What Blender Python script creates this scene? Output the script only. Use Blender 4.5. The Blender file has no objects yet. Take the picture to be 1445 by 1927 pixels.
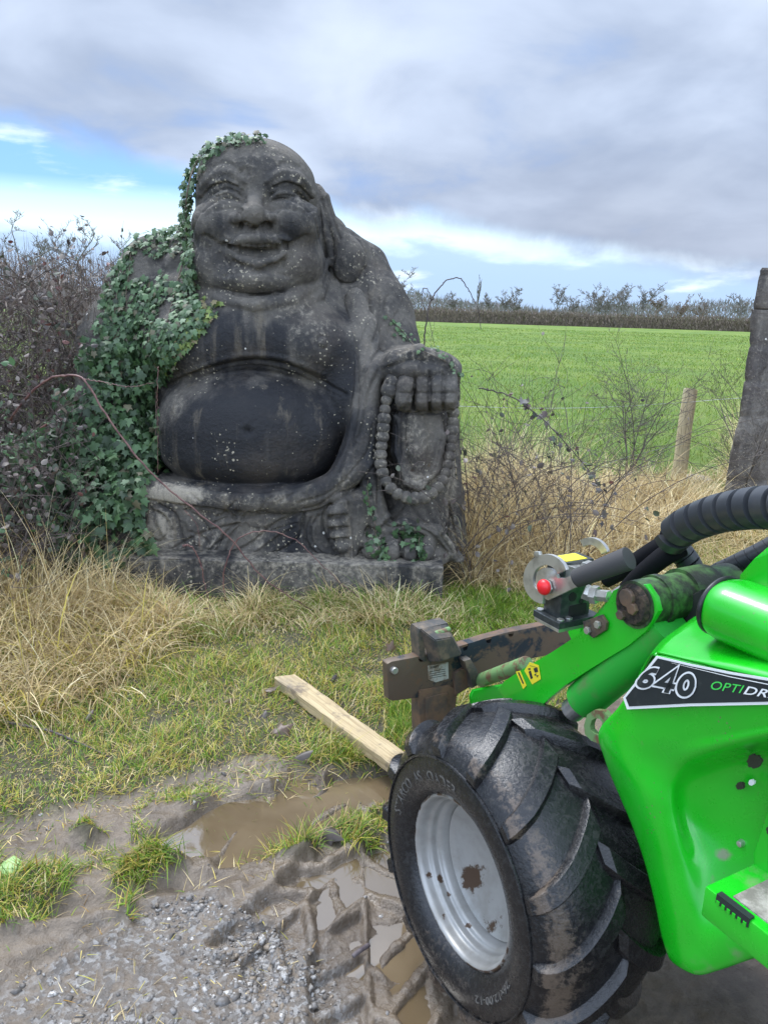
import bpy, bmesh, math, random
import numpy as np
from mathutils import Vector, Matrix
C = bpy.context.scene
COL = C.collection
# ---------------------------------------------------------------- camera
F_PX = 1484.0; CX = 722.5; CY = 963.5; EYE = 1.5
PITCH = math.radians(14.5); ROLL = math.radians(1.8)
cam_d = bpy.data.cameras.new('camera'); cam = bpy.data.objects.new('camera', cam_d); COL.objects.link(cam)
cam_d.sensor_fit = 'VERTICAL'; cam_d.sensor_height = 24.0; cam_d.lens = 24.0 * F_PX / 1927.0
cam_d.clip_start = 0.05; cam_d.clip_end = 3000
cam.matrix_world = Matrix.Translation((0, 0, EYE)) @ Matrix.Rotation(math.radians(90) - PITCH, 4, 'X') @ Matrix.Rotation(ROLL, 4, 'Z')
C.camera = cam
C.render.resolution_x = 767; C.render.resolution_y = 1024
# ---------------------------------------------------------------- light
SUN_EL = math.radians(60); SUN_AZ = math.radians(-38)      # azimuth clockwise from +Y: high, ahead and to the left, behind thin cloud
sun_d = bpy.data.lights.new('sun', 'SUN'); sun = bpy.data.objects.new('sun', sun_d); COL.objects.link(sun)
sun_d.energy = 1.7; sun_d.angle = math.radians(20); sun_d.color = (1.0, 0.96, 0.90)
_s = Vector((math.sin(SUN_AZ) * math.cos(SUN_EL), math.cos(SUN_AZ) * math.cos(SUN_EL), math.sin(SUN_EL)))
sun.rotation_euler = (-_s).to_track_quat('-Z', 'Y').to_euler()
C.view_settings.view_transform = 'Standard'; C.view_settings.look = 'None'
C.view_settings.gamma = 1; C.view_settings.exposure = 0.74
C.cycles.use_denoising = True
C.cycles.max_bounces = 6; C.cycles.transparent_max_bounces = 8
C.cycles.use_adaptive_sampling = True

# ---------------------------------------------------------------- world: sky with a broken cloud deck
def build_world():
    w = bpy.data.worlds.new('World'); C.world = w; w.use_nodes = True
    nt = w.node_tree; nt.nodes.clear(); N = nt.nodes.new; L = nt.links.new
    out = N('ShaderNodeOutputWorld'); bg = N('ShaderNodeBackground'); bg.inputs[1].default_value = 0.1
    L(bg.outputs[0], out.inputs[0])
    sky = N('ShaderNodeTexSky'); sky.sky_type = 'NISHITA'; sky.sun_disc = False
    sky.sun_elevation = SUN_EL; sky.sun_rotation = SUN_AZ; sky.dust_density = 0.6; sky.ozone_density = 2.0
    tc = N('ShaderNodeTexCoord'); sep = N('ShaderNodeSeparateXYZ'); L(tc.outputs['Generated'], sep.inputs[0])
    def M(op, a, b=None, c=None, clamp=False):
        n = N('ShaderNodeMath'); n.operation = op; n.use_clamp = clamp
        for i, v in enumerate((a, b, c)):
            if v is None: continue
            if isinstance(v, (int, float)): n.inputs[i].default_value = v
            else: L(v, n.inputs[i])
        return n.outputs[0]
    def MR(v, a, b, c=0.0, d=1.0, smooth=True):
        n = N('ShaderNodeMapRange'); n.interpolation_type = 'SMOOTHSTEP' if smooth else 'LINEAR'
        n.clamp = True
        for i, q in zip(('Value', 'From Min', 'From Max', 'To Min', 'To Max'), (v, a, b, c, d)):
            if isinstance(q, (int, float)): n.inputs[i].default_value = q
            else: L(q, n.inputs[i])
        return n.outputs[0]
    def noise(vec, scale, detail=6, rough=0.55, dist=0.0):
        n = N('ShaderNodeTexNoise'); n.inputs['Scale'].default_value = scale; n.inputs['Detail'].default_value = detail
        n.inputs['Roughness'].default_value = rough; n.inputs['Distortion'].default_value = dist
        L(vec, n.inputs['Vector']); return n.outputs['Fac']
    def mixc(f, a, b):
        n = N('ShaderNodeMix'); n.data_type = 'RGBA'
        for i, q in ((0, f), (6, a), (7, b)):
            if isinstance(q, (int, float)): n.inputs[i].default_value = q
            elif isinstance(q, tuple): n.inputs[i].default_value = (*q, 1)
            else: L(q, n.inputs[i])
        return n.outputs[2]
    x, y, z = sep.outputs
    zc = M('MAXIMUM', z, 0.0)
    # cloud-plane coordinates (a flat deck overhead, gently curved at the horizon)
    iz = M('DIVIDE', 1.0, M('ADD', zc, 0.22))
    cmb = N('ShaderNodeCombineXYZ'); L(M('MULTIPLY', x, iz), cmb.inputs[0]); L(M('MULTIPLY', y, iz), cmb.inputs[1])
    P = cmb.outputs[0]
    az = M('ARCTAN2', x, y)          # right positive
    el = M('ARCSINE', z)
    n1 = noise(P, 0.75, 5, 0.48, 0.3); n2 = noise(P, 2.0, 6, 0.5, 0.3)
    mp = N('ShaderNodeMapping'); mp.inputs['Scale'].default_value = (1.0, 0.5, 1); mp.inputs['Location'].default_value = (3.1, 1.7, 0); L(P, mp.inputs[0])
    n3 = noise(mp.outputs[0], 1.2, 6, 0.5, 0.3)
    # elevation of the deck's lower edge against azimuth
    cr = N('ShaderNodeValToRGB'); L(MR(az, -0.9, 0.9, 0, 1, False), cr.inputs[0])
    pts = [(-0.85, .15), (-.434, .172), (-.327, .160), (-.248, .138), (-.064, .114), (.013, .110), (.102, .098), (.165, .080), (.216, .062), (.289, .055), (.427, .048), (0.85, .04)]
    els = cr.color_ramp.elements
    while len(els) < len(pts): els.new(0.5)
    for e_, (a_, v_) in zip(els, pts):
        e_.position = (a_ + 0.9) / 1.8; e_.color = (v_, v_, v_, 1)
    edge = cr.outputs[0]
    rel = M('SUBTRACT', el, edge)
    nz = noise(tc.outputs['Generated'], 5.0, 8, 0.58, 0.2)
    rel = M('ADD', rel, M('MULTIPLY', M('SUBTRACT', nz, 0.5), 0.10))
    deck = MR(rel, -0.016, 0.024)
    # shading of the deck: pale tears and blue-grey bellies
    t = M('ADD', M('MULTIPLY', n1, 0.6), M('MULTIPLY', n2, 0.4))
    dk = mixc(MR(t, 0.36, 0.64), (2.9, 3.55, 4.85), (5.3, 6.15, 7.7))
    dk = mixc(MR(n3, 0.50, 0.72, 0, 0.55), dk, (6.5, 7.3, 8.6))
    dk = mixc(MR(M('ADD', M('MULTIPLY', n2, 0.6), M('MULTIPLY', n3, 0.4)), 0.46, 0.34, 0.0, 0.6), dk, (2.5, 3.9, 6.9))
    # darker near the edge on the right hand side
    dk = mixc(M('MULTIPLY', MR(rel, 0.17, 0.02), MR(az, -0.15, 0.35, 0.0, 0.55)), dk, (2.9, 3.25, 4.1))
    # light grows towards the hidden sun, plus added fill from behind the camera
    dot = M('ADD', M('ADD', M('MULTIPLY', x, _s.x), M('MULTIPLY', y, _s.y)), M('MULTIPLY', z, _s.z))
    up = M('ADD', M('ADD', 0.86, MR(dot, 0.78, 1.0, 0.0, 4.0)), MR(y, 0.05, -0.6, 0.0, 2.0))
    vs = N('ShaderNodeVectorMath'); vs.operation = 'SCALE'; L(dk, vs.inputs[0]); L(up, vs.inputs['Scale'])
    # the clear strip below the deck
    gap = N('ShaderNodeValToRGB'); L(MR(el, 0.0, 0.30, 0, 1, False), gap.inputs[0])
    G_ = [(0.0, (4.3, 5.4, 6.9)), (0.12, (4.6, 6.1, 7.9)), (0.28, (6.2, 7.8, 9.1)), (0.36, (4.8, 6.9, 9.1)), (0.43, (2.2, 4.4, 8.4)), (0.85, (1.7, 3.6, 7.8))]
    ge = gap.color_ramp.elements
    while len(ge) < len(G_): ge.new(0.5)
    for e_, (p_, c_) in zip(ge, G_): e_.position = p_; e_.color = (c_[0] / 10, c_[1] / 10, c_[2] / 10, 1)
    g10 = N('ShaderNodeVectorMath'); g10.operation = 'SCALE'; L(gap.outputs[0], g10.inputs[0]); g10.inputs['Scale'].default_value = 10
    skyc = mixc(0.93, sky.outputs[0], g10.outputs[0])
    # soft cumulus bank near the horizon and wisps in the strip
    mp2 = N('ShaderNodeMapping'); mp2.inputs['Scale'].default_value = (5, 5, 20); L(tc.outputs['Generated'], mp2.inputs[0])
    n4 = noise(mp2.outputs[0], 1.3, 7, 0.55, 0.2)
    bank = M('MULTIPLY', MR(M('ADD', el, M('MULTIPLY', M('SUBTRACT', n4, 0.5), 0.10)), 0.075, 0.055), 0.8)
    skyc = mixc(bank, skyc, (3.1, 4.4, 6.5))
    skyc = mixc(MR(n4, 0.57, 0.74, 0, 0.7), skyc, (7.6, 8.5, 9.4))
    fin = mixc(deck, skyc, vs.outputs[0])
    # below the horizon: plain ground tone
    fin = mixc(MR(z, -0.01, 0.0), (0.9, 1.0, 0.6), fin)
    L(fin, bg.inputs[0])

# ---------------------------------------------------------------- measuring helpers (the view the site was surveyed from)
_cp, _sp = math.cos(PITCH), math.sin(PITCH)
_r0 = np.array([1.0, 0, 0]); _u0 = np.array([0, _sp, _cp]); FWD = np.array([0, _cp, -_sp])
RGT = math.cos(ROLL) * _r0 + math.sin(ROLL) * _u0; UPV = -math.sin(ROLL) * _r0 + math.cos(ROLL) * _u0
ORG = np.array([0, 0, EYE])
def proj(P):
    P = np.asarray(P, float) - ORG; d = np.maximum(P @ FWD, 1e-3)
    return CX + F_PX * (P @ RGT) / d, CY - F_PX * (P @ UPV) / d
def ray(x, y): return FWD + (x - CX) / F_PX * RGT - (y - CY) / F_PX * UPV
def atD(x, y, d): return ORG + d * ray(x, y)
def atY(x, y, Y): r = ray(x, y); return ORG + r * (Y / r[1])
def onG(x, y, z=0.0): r = ray(x, y); return ORG + r * ((z - EYE) / r[2])
def onPlane(x, y, p, n):
    r = ray(x, y); return ORG + r * (np.dot(np.asarray(p) - ORG, n) / np.dot(r, n))

# ---------------------------------------------------------------- object helpers
def tag(o, label=None, cat=None, group=None, kind=None):
    if label: o['label'] = label
    if cat: o['category'] = cat
    if group: o['group'] = group
    if kind: o['kind'] = kind
    return o
def empty(name, loc, label, cat, group=None, rz=0.0):
    o = bpy.data.objects.new(name, None); COL.objects.link(o); o.location = Vector(loc); o.rotation_euler = (0, 0, rz)
    o.empty_display_size = 0.1
    return tag(o, label, cat, group)
def link(name, me, mat=None, parent=None, smooth=False):
    """links mesh data given in WORLD coordinates; under a parent it keeps its place"""
    o = bpy.data.objects.new(name, me); COL.objects.link(o)
    for m in (mat if isinstance(mat, (list, tuple)) else [mat]):
        if m is not None: me.materials.append(m)
    if smooth and len(me.polygons): me.shade_smooth()
    if parent is not None:
        o.parent = parent
        root = parent; M_ = Matrix.Identity(4)
        chain = []
        while root is not None: chain.append(root); root = root.parent
        for r in reversed(chain): M_ = M_ @ r.matrix_parent_inverse @ (Matrix.Translation(r.location) @ r.rotation_euler.to_matrix().to_4x4())
        o.matrix_parent_inverse = M_.inverted()
    return o
def np_mesh(name, V, Fc, nper):
    """fast mesh from arrays; Fc is (n, nper) vertex indices"""
    V = np.ascontiguousarray(V, np.float32); Fc = np.ascontiguousarray(Fc, np.int32)
    me = bpy.data.meshes.new(name); me.vertices.add(len(V)); me.vertices.foreach_set('co', V.ravel())
    me.loops.add(Fc.size); me.loops.foreach_set('vertex_index', Fc.ravel())
    me.polygons.add(len(Fc)); me.polygons.foreach_set('loop_start', np.arange(0, Fc.size, nper, dtype=np.int32))
    me.update(calc_edges=True); me.validate(); return me
def set_attr(me, name, vals):
    a = me.attributes.new(name, 'FLOAT', 'POINT'); a.data.foreach_set('value', np.ascontiguousarray(vals, np.float32).ravel())
def set_col(me, name, rgb):
    a = me.attributes.new(name, 'FLOAT_COLOR', 'POINT')
    c = np.ones((len(rgb), 4), np.float32); c[:, :3] = rgb; a.data.foreach_set('color', c.ravel())
def bm_mesh(bm, name='m'):
    me = bpy.data.meshes.new(name); bmesh.ops.recalc_face_normals(bm, faces=bm.faces); bm.to_mesh(me); bm.free(); return me
def frame(d, up=(0, 0, 1)):
    d = np.asarray(d, float); d = d / np.linalg.norm(d); u = np.asarray(up, float)
    if abs(np.dot(d, u)) > 0.98: u = np.array([1.0, 0, 0])
    a = np.cross(d, u); a /= np.linalg.norm(a); return a, np.cross(a, d)
def tube_arrays(P, R, seg=8, cap=True):
    P = np.asarray(P, float); n = len(P); R = np.broadcast_to(np.asarray(R, float), (n,))
    T = np.gradient(P, axis=0); T /= np.linalg.norm(T, axis=1)[:, None] + 1e-12
    a, b = frame(T[0]); V = []
    for i in range(n):
        a = a - T[i] * np.dot(a, T[i]); a /= np.linalg.norm(a); b = np.cross(T[i], a)
        t = np.arange(seg) * 2 * np.pi / seg
        V.append(P[i] + R[i] * (np.cos(t)[:, None] * a + np.sin(t)[:, None] * b))
    V = np.concatenate(V); i = np.arange(n - 1)[:, None] * seg; j = np.arange(seg)[None]; k = (j + 1) % seg
    Fq = np.stack([i + j, i + k, i + seg + k, i + seg + j], -1).reshape(-1, 4)
    if cap:
        V = np.concatenate([V, P[:1], P[-1:]]); c0, c1 = n * seg, n * seg + 1; j = np.arange(seg); k = (j + 1) % seg; o = (n - 1) * seg
        Fq = np.concatenate([Fq, np.stack([k, j, np.full(seg, c0), np.full(seg, c0)], -1), np.stack([o + j, o + k, np.full(seg, c1), np.full(seg, c1)], -1)])
    return V, Fq
class Geo:
    """collects pieces of ONE part; quads may be degenerate triangles"""
    def __init__(s): s.V = []; s.Fq = []; s.n = 0
    def add(s, V, Fq): s.V.append(V); s.Fq.append(np.asarray(Fq) + s.n); s.n += len(V); return s
    def tube(s, P, R, seg=8, cap=True): return s.add(*tube_arrays(P, R, seg, cap))
    def mesh(s, name='m'):
        V = np.concatenate(s.V); Fq = np.concatenate(s.Fq)
        me = bpy.data.meshes.new(name)
        tri = Fq[:, 2] == Fq[:, 3]; q = Fq[~tri]; t = Fq[tri][:, :3]
        me.vertices.add(len(V)); me.vertices.foreach_set('co', np.ascontiguousarray(V, np.float32).ravel())
        idx = np.concatenate([q.ravel(), t.ravel()]).astype(np.int32); me.loops.add(len(idx)); me.loops.foreach_set('vertex_index', idx)
        st = np.concatenate([np.arange(len(q)) * 4, len(q) * 4 + np.arange(len(t)) * 3]).astype(np.int32)
        me.polygons.add(len(st)); me.polygons.foreach_set('loop_start', st); me.update(calc_edges=True); return me
def curve_pts(P, n=20):
    """Catmull-Rom through P"""
    P = np.asarray(P, float); Q = np.concatenate([2 * P[:1] - P[1:2], P, 2 * P[-1:] - P[-2:-1]]); out = []
    m = len(P) - 1; per = max(1, int(math.ceil(n / m)))
    for i in range(m):
        a, b, c, d = Q[i:i + 4]; t = (np.arange(per) / per)[:, None]
        out.append(0.5 * (2 * b + (c - a) * t + (2 * a - 5 * b + 4 * c - d) * t * t + (3 * b - a - 3 * c + d) * t ** 3))
    out.append(P[-1:]); return np.concatenate(out)
def box_bm(bm, c, h, ax=None, bev=0.0, seg=2):
    """box with half sizes h along axes ax (3 unit vectors)"""
    ax = np.eye(3) if ax is None else np.asarray(ax); c = np.asarray(c, float); vs = []
    for i in (-1, 1):
        for j in (-1, 1):
            for k in (-1, 1): vs.append(bm.verts.new(c + i * h[0] * ax[0] + j * h[1] * ax[1] + k * h[2] * ax[2]))
    fs = [bm.faces.new([vs[q] for q in f]) for f in ((0, 1, 3, 2), (4, 6, 7, 5), (0, 4, 5, 1), (2, 3, 7, 6), (0, 2, 6, 4), (1, 5, 7, 3))]
    if bev > 0: bmesh.ops.bevel(bm, geom=list({e for f in fs for e in f.edges}), offset=bev, segments=seg, affect='EDGES', profile=0.6)
    return bm
def prism_bm(bm, pts, ext, bev=0.0, seg=2):
    """outline pts (3-D, planar) extruded by vector ext"""
    a = [bm.verts.new(p) for p in pts]; b = [bm.verts.new(np.asarray(p) + ext) for p in pts]; n = len(pts)
    f1 = bm.faces.new(a); f2 = bm.faces.new(b[::-1]); side = [bm.faces.new([a[i], b[i], b[(i + 1) % n], a[(i + 1) % n]]) for i in range(n)]
    if bev > 0:
        bmesh.ops.bevel(bm, geom=list(f1.edges) + list(f2.edges), offset=bev, segments=seg, affect='EDGES', profile=0.6)
    return bm
def cyl_bm(bm, a, b, r, seg=24, r2=None, bev=0.0):
    a = np.asarray(a, float); b = np.asarray(b, float); u, v = frame(b - a); r2 = r if r2 is None else r2
    t = np.arange(seg) * 2 * np.pi / seg
    A = [bm.verts.new(a + r * (math.cos(q) * u + math.sin(q) * v)) for q in t]; B = [bm.verts.new(b + r2 * (math.cos(q) * u + math.sin(q) * v)) for q in t]
    fa = bm.faces.new(A[::-1]); fb = bm.faces.new(B)
    for i in range(seg): bm.faces.new([A[i], A[(i + 1) % seg], B[(i + 1) % seg], B[i]])
    if bev > 0: bmesh.ops.bevel(bm, geom=list(fa.edges) + list(fb.edges), offset=bev, segments=2, affect='EDGES', profile=0.6)
    return bm
def sharp(o, ang=35):
    me = o.data; me.shade_smooth()
    me.set_sharp_from_angle(angle=math.radians(ang)); return o

# ---------------------------------------------------------------- material helper
class Mat:
    def __init__(s, name, rough=0.8, metal=0.0, spec=0.5):
        s.m = bpy.data.materials.new(name); s.m.use_nodes = True; s.nt = s.m.node_tree
        s.b = s.nt.nodes['Principled BSDF']; s.b.inputs['Roughness'].default_value = rough
        s.b.inputs['Metallic'].default_value = metal; s.b.inputs['Specular IOR Level'].default_value = spec
        s._tc = None
    def N(s, t): return s.nt.nodes.new(t)
    def L(s, a, b): s.nt.links.new(a, b)
    def pos(s):
        if s._tc is None:
            g = s.N('ShaderNodeNewGeometry'); s._tc = g
        return s._tc.outputs['Position']
    def attr(s, name, col=False):
        a = s.N('ShaderNodeAttribute'); a.attribute_name = name; return a.outputs['Color' if col else 'Fac']
    def noise(s, scale, detail=5, rough=0.55, vec=None, dist=0.0, stretch=None):
        v = s.pos() if vec is None else vec
        if stretch:
            mp = s.N('ShaderNodeMapping'); mp.inputs['Scale'].default_value = stretch; s.L(v, mp.inputs[0]); v = mp.outputs[0]
        n = s.N('ShaderNodeTexNoise'); n.inputs['Scale'].default_value = scale; n.inputs['Detail'].default_value = detail
        n.inputs['Roughness'].default_value = rough; n.inputs['Distortion'].default_value = dist; s.L(v, n.inputs['Vector']); return n.outputs['Fac']
    def voro(s, scale, feature='F1', out='Distance', vec=None):
        n = s.N('ShaderNodeTexVoronoi'); n.feature = feature; n.inputs['Scale'].default_value = scale; s.L(s.pos() if vec is None else vec, n.inputs['Vector']); return n.outputs[out]
    def _in(s, sock, v):
        if isinstance(v, (int, float)): sock.default_value = v
        elif isinstance(v, tuple): sock.default_value = (*v, 1) if len(sock.default_value) == 4 else v
        else: s.L(v, sock)
    def mr(s, v, a, b, c=0.0, d=1.0):
        n = s.N('ShaderNodeMapRange'); n.interpolation_type = 'SMOOTHSTEP'
        for k, q in zip(('Value', 'From Min', 'From Max', 'To Min', 'To Max'), (v, a, b, c, d)): s._in(n.inputs[k], q)
        return n.outputs[0]
    def math(s, op, a, b=0.0, c=None):
        n = s.N('ShaderNodeMath'); n.operation = op; s._in(n.inputs[0], a); s._in(n.inputs[1], b)
        if c is not None: s._in(n.inputs[2], c)
        return n.outputs[0]
    def mix(s, f, a, b, mode='MIX'):
        n = s.N('ShaderNodeMix'); n.data_type = 'RGBA'; n.blend_type = mode
        s._in(n.inputs[0], f); s._in(n.inputs[6], a); s._in(n.inputs[7], b); return n.outputs[2]
    def base(s, c): s._in(s.b.inputs['Base Color'], c); return s
    def rough(s, c): s._in(s.b.inputs['Roughness'], c); return s
    def bump(s, h, strength=0.5, dist=0.01, prev=None):
        n = s.N('ShaderNodeBump'); n.inputs['Strength'].default_value = strength; n.inputs['Distance'].default_value = dist
        s.L(h, n.inputs['Height'])
        if prev is not None: s.L(prev, n.inputs['Normal'])
        s.L(n.outputs[0], s.b.inputs['Normal']); return n.outputs[0]
def leaf_mat(name, rough=0.5, trans=0.35):
    """thin leaf: colour from the point attribute 'col', some light passing through"""
    m = Mat(name, rough); c = m.attr('col', True); m.base(c)
    out = m.nt.nodes['Material Output']; tr = m.N('ShaderNodeBsdfTranslucent'); m.L(c, tr.inputs[0])
    ms = m.N('ShaderNodeMixShader'); ms.inputs[0].default_value = trans; m.L(m.b.outputs[0], ms.inputs[1]); m.L(tr.outputs[0], ms.inputs[2]); m.L(ms.outputs[0], out.inputs[0])
    return m.m

# ---------------------------------------------------------------- the stone statue: a signed distance field, then carved strokes
def build_statue():
    h = 0.0057
    x0, x1, y0, y1, z0, z1 = -1.95, 0.62, 3.55, 5.35, 0.16, 2.36
    nx, ny, nz = int((x1 - x0) / h), int((y1 - y0) / h), int((z1 - z0) / h)
    gx = x0 + h * np.arange(nx, dtype=np.float32); gy = y0 + h * np.arange(ny, dtype=np.float32); gz = z0 + h * np.arange(nz, dtype=np.float32)
    f = np.full((nx, ny, nz), 0.25, np.float32)
    def sub(lo, hi, pad):
        i0 = [max(0, int((lo[k] - pad - o) / h)) for k, o in enumerate((x0, y0, z0))]
        i1 = [min(n, int((hi[k] + pad - o) / h) + 2) for k, (o, n) in enumerate(((x0, nx), (y0, ny), (z0, nz)))]
        sl = tuple(slice(a, b) for a, b in zip(i0, i1))
        return sl, gx[sl[0]][:, None, None], gy[sl[1]][None, :, None], gz[sl[2]][None, None, :]
    def smin(sl, d, k, carve=False):
        a = f[sl]
        if carve:
            hh = np.clip(0.5 + 0.5 * (-d - a) / k, 0, 1) if k > 0 else None
            f[sl] = np.maximum(a, -d) if k <= 0 else a * (1 - hh) + (-d) * hh + k * hh * (1 - hh)
        else:
            if k <= 0: f[sl] = np.minimum(a, d)
            else:
                hh = np.clip(0.5 + 0.5 * (d - a) / k, 0, 1); f[sl] = d * (1 - hh) + a * hh - k * hh * (1 - hh)
    def E(px, py, Y, rx, rz, rY, k=0.04, rot=0.0, carve=False):
        c = atY(px, py, Y); s = np.dot(c - ORG, FWD) / F_PX; r = (rx * s, rY, rz * s); m = max(r[0], r[2])
        sl, X, Yg, Z = sub(c - (m, rY, m), c + (m, rY, m), k + 0.05)
        dx, dy, dz = X - c[0], Yg - c[1], Z - c[2]
        if rot:
            q = math.radians(rot); dx, dz = dx * math.cos(q) - dz * math.sin(q), dx * math.sin(q) + dz * math.cos(q)
        ux, uy, uz = dx / r[0], dy / r[1], dz / r[2]
        k0 = np.sqrt(ux * ux + uy * uy + uz * uz); k1 = np.sqrt((ux / r[0]) ** 2 + (uy / r[1]) ** 2 + (uz / r[2]) ** 2) + 1e-6
        smin(sl, (k0 * (k0 - 1) / k1).astype(np.float32), k, carve)
    def T(pts, k=0.03, carve=False, flat=1.0):
        """round cones through pts (px, py, Y, r_px)"""
        W = [(atY(a, b, c), r * np.dot(atY(a, b, c) - ORG, FWD) / F_PX) for a, b, c, r in pts]
        for (a, ra), (b, rb) in zip(W[:-1], W[1:]):
            m = max(ra, rb); sl, X, Yg, Z = sub(np.minimum(a, b) - m, np.maximum(a, b) + m, k + 0.05)
            d = b - a; t = np.clip(((X - a[0]) * d[0] + (Yg - a[1]) * d[1] + (Z - a[2]) * d[2]) / (d @ d), 0, 1)
            q = np.sqrt((X - a[0] - t * d[0]) ** 2 + ((Yg - a[1] - t * d[1]) / flat) ** 2 + (Z - a[2] - t * d[2]) ** 2) - (ra + (rb - ra) * t)
            smin(sl, q.astype(np.float32), k, carve)
    def B(pa, pb, Ya, Yb, r, k=0.04):
        """rounded box: px rectangle measured at its front face Ya"""
        a = atY(pa[0], pb[1], Ya); b = atY(pb[0], pa[1], Ya); lo = np.array([a[0], Ya, a[2]]); hi = np.array([b[0], Yb, b[2]])
        c = (lo + hi) / 2; hs = (hi - lo) / 2 - r; sl, X, Yg, Z = sub(lo, hi, k + 0.05)
        qx, qy, qz = abs(X - c[0]) - hs[0], abs(Yg - c[1]) - hs[1], abs(Z - c[2]) - hs[2]
        d = np.sqrt(np.maximum(qx, 0) ** 2 + np.maximum(qy, 0) ** 2 + np.maximum(qz, 0) ** 2) + np.minimum(np.maximum(np.maximum(qx, qy), qz), 0) - r
        smin(sl, d.astype(np.float32), k)
    # masses of the body
    E(490, 730, 4.75, 215, 215, .50, .05)
    E(470, 630, 4.72, 235, 150, .44, .05)
    T([(300, 520, 4.8, 75), (235, 650, 4.72, 80), (215, 800, 4.6, 75), (235, 930, 4.5, 85)], .08)
    T([(655, 520, 4.85, 58), (700, 580, 4.78, 62), (722, 680, 4.62, 62)], .06)
    T([(640, 470, 4.8, 42), (690, 500, 4.85, 36), (728, 590, 4.8, 42), (742, 650, 4.7, 44)], .05)
    E(655, 740, 4.6, 70, 130, .42, .06)
    E(402, 648, 4.44, 118, 72, .31, .09); E(578, 650, 4.44, 108, 72, .31, .09); E(485, 618, 4.47, 150, 66, .32, .10); E(488, 650, 4.42, 90, 38, .25, .10)
    B((262, 925), (690, 1056), 4.02, 5.2, .06, .05)
    E(262, 965, 4.5, 75, 95, .52, .06)
    E(482, 805, 4.47, 184, 121, .50, .016); E(478, 838, 4.47, 176, 84, .50, .03); E(482, 776, 4.47, 172, 92, .47, .03); E(600, 800, 4.5, 60, 84, .42, .04)
    # bulk behind the lap, seat
    B((300, 800), (720, 1056), 4.5, 5.25, .2, .08)
    # raised leg, sleeve, hand
    T([(640, 880, 4.6, 70), (770, 760, 4.5, 66)], .05)
    T([(790, 735, 4.46, 66), (783, 900, 4.42, 64), (775, 1010, 4.32, 66)], .05)
    E(770, 1040, 4.22, 78, 42, .25, .03)
    E(785, 694, 4.52, 82, 40, .40, .03)
    E(788, 690, 4.38, 80, 34, .33, .03); T([(722, 700, 4.2, 12), (745, 680, 4.15, 14), (790, 668, 4.13, 14), (836, 680, 4.16, 13), (854, 705, 4.22, 11), (858, 750, 4.28, 8)], .03)
    E(795, 722, 4.22, 52, 32, .15, .02)
    for a, b, c, d in ((768, 706, 762, 764), (796, 703, 794, 768), (823, 704, 821, 766), (848, 712, 846, 764)):
        T([(a, b, 4.14, 13), ((a + c) / 2, b + 22, 4.07, 14.5), (c, d - 12, 4.06, 14), (c, d, 4.09, 12.5)], .006)
    T([(742, 712, 4.15, 11), (734, 735, 4.10, 13)], .012)
    E(786, 832, 4.175, 50, 88, .075, .02); T([(748, 790, 4.12, 9), (745, 850, 4.11, 9), (768, 905, 4.09, 10), (790, 915, 4.09, 10), (818, 885, 4.10, 9), (832, 820, 4.13, 9)], .02); T([(775, 780, 4.14, 12), (782, 850, 4.12, 16), (790, 900, 4.10, 10)], .03)                         # the shin panel
    # robe: skirts at the right, lapel roll, belt
    T([(848, 800, 4.55, 16), (852, 930, 4.52, 18), (862, 1058, 4.42, 22)], .05)
    T([(700, 700, 4.2, 14), (688, 790, 4.15, 18), (690, 880, 4.1, 18), (712, 980, 4.08, 22)], .04)
    T([(668, 560, 4.50, 14), (684, 620, 4.42, 22), (692, 700, 4.30, 26), (684, 800, 4.17, 26), (650, 882, 4.08, 24)], .05); T([(650, 892, 4.06, 22), (600, 925, 4.04, 21), (540, 936, 4.03, 20), (470, 940, 4.03, 20), (380, 936, 4.05, 20), (290, 920, 4.10, 18)], .04)
    # toes and feet
    T([(640, 945, 4.02, 16), (655, 1040, 4.02, 20)], .02)
    for px, py, r in ((632, 962, 14), (632, 985, 13), (637, 1006, 13), (643, 1027, 14)): E(px, py, 3.98, r + 4, r, .05, .008)
    for px, py, r in ((700, 1034, 22), (738, 1038, 20), (772, 1040, 20), (802, 1040, 18)): T([(px, py - 20, 4.12, r), (px, py, 3.98, r - 3)], .01)
    # hem
    T([(700, 1010, 4.1, 16), (760, 985, 4.05, 10), (820, 1000, 4.08, 12), (862, 1052, 4.15, 12)], .03)
    # back
    E(500, 650, 5.0, 200, 250, .28, .1)
    # head
    E(484, 372, 4.66, 112, 100, .37, .04)
    E(480, 332, 4.63, 98, 58, .33, .06)
    E(484, 455, 4.60, 121, 96, .39, .06)
    E(484, 345, 4.50, 92, 60, .20, .08)
    E(412, 500, 4.44, 52, 52, .215, .08); E(560, 498, 4.44, 52, 54, .215, .08)
    E(484, 528, 4.48, 104, 42, .31, .05)
    T([(364, 500, 4.60, 12), (378, 538, 4.40, 14), (420, 565, 4.25, 15), (484, 575, 4.19, 15), (548, 565, 4.25, 15), (592, 536, 4.40, 14), (608, 496, 4.60, 12)], .018)
    T([(364, 526, 4.62, 12), (382, 563, 4.40, 13), (425, 588, 4.25, 14), (488, 597, 4.20, 14), (552, 587, 4.25, 14), (598, 554, 4.40, 13), (612, 520, 4.60, 11)], .018)
    E(410, 424, 4.35, 48, 45, .160, .05); E(557, 422, 4.35, 48, 45, .160, .05)        # cheeks
    T([(479, 366, 4.315, 9), (478, 390, 4.235, 17), (476, 404, 4.175, 23)], .035)       # nose
    E(448, 412, 4.225, 17, 13, .05, .015); E(505, 410, 4.225, 17, 13, .05, .015)
    T([(382, 362, 4.45, 6), (402, 340, 4.37, 9), (440, 334, 4.32, 9), (462, 352, 4.31, 6)], .05)   # brows
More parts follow.
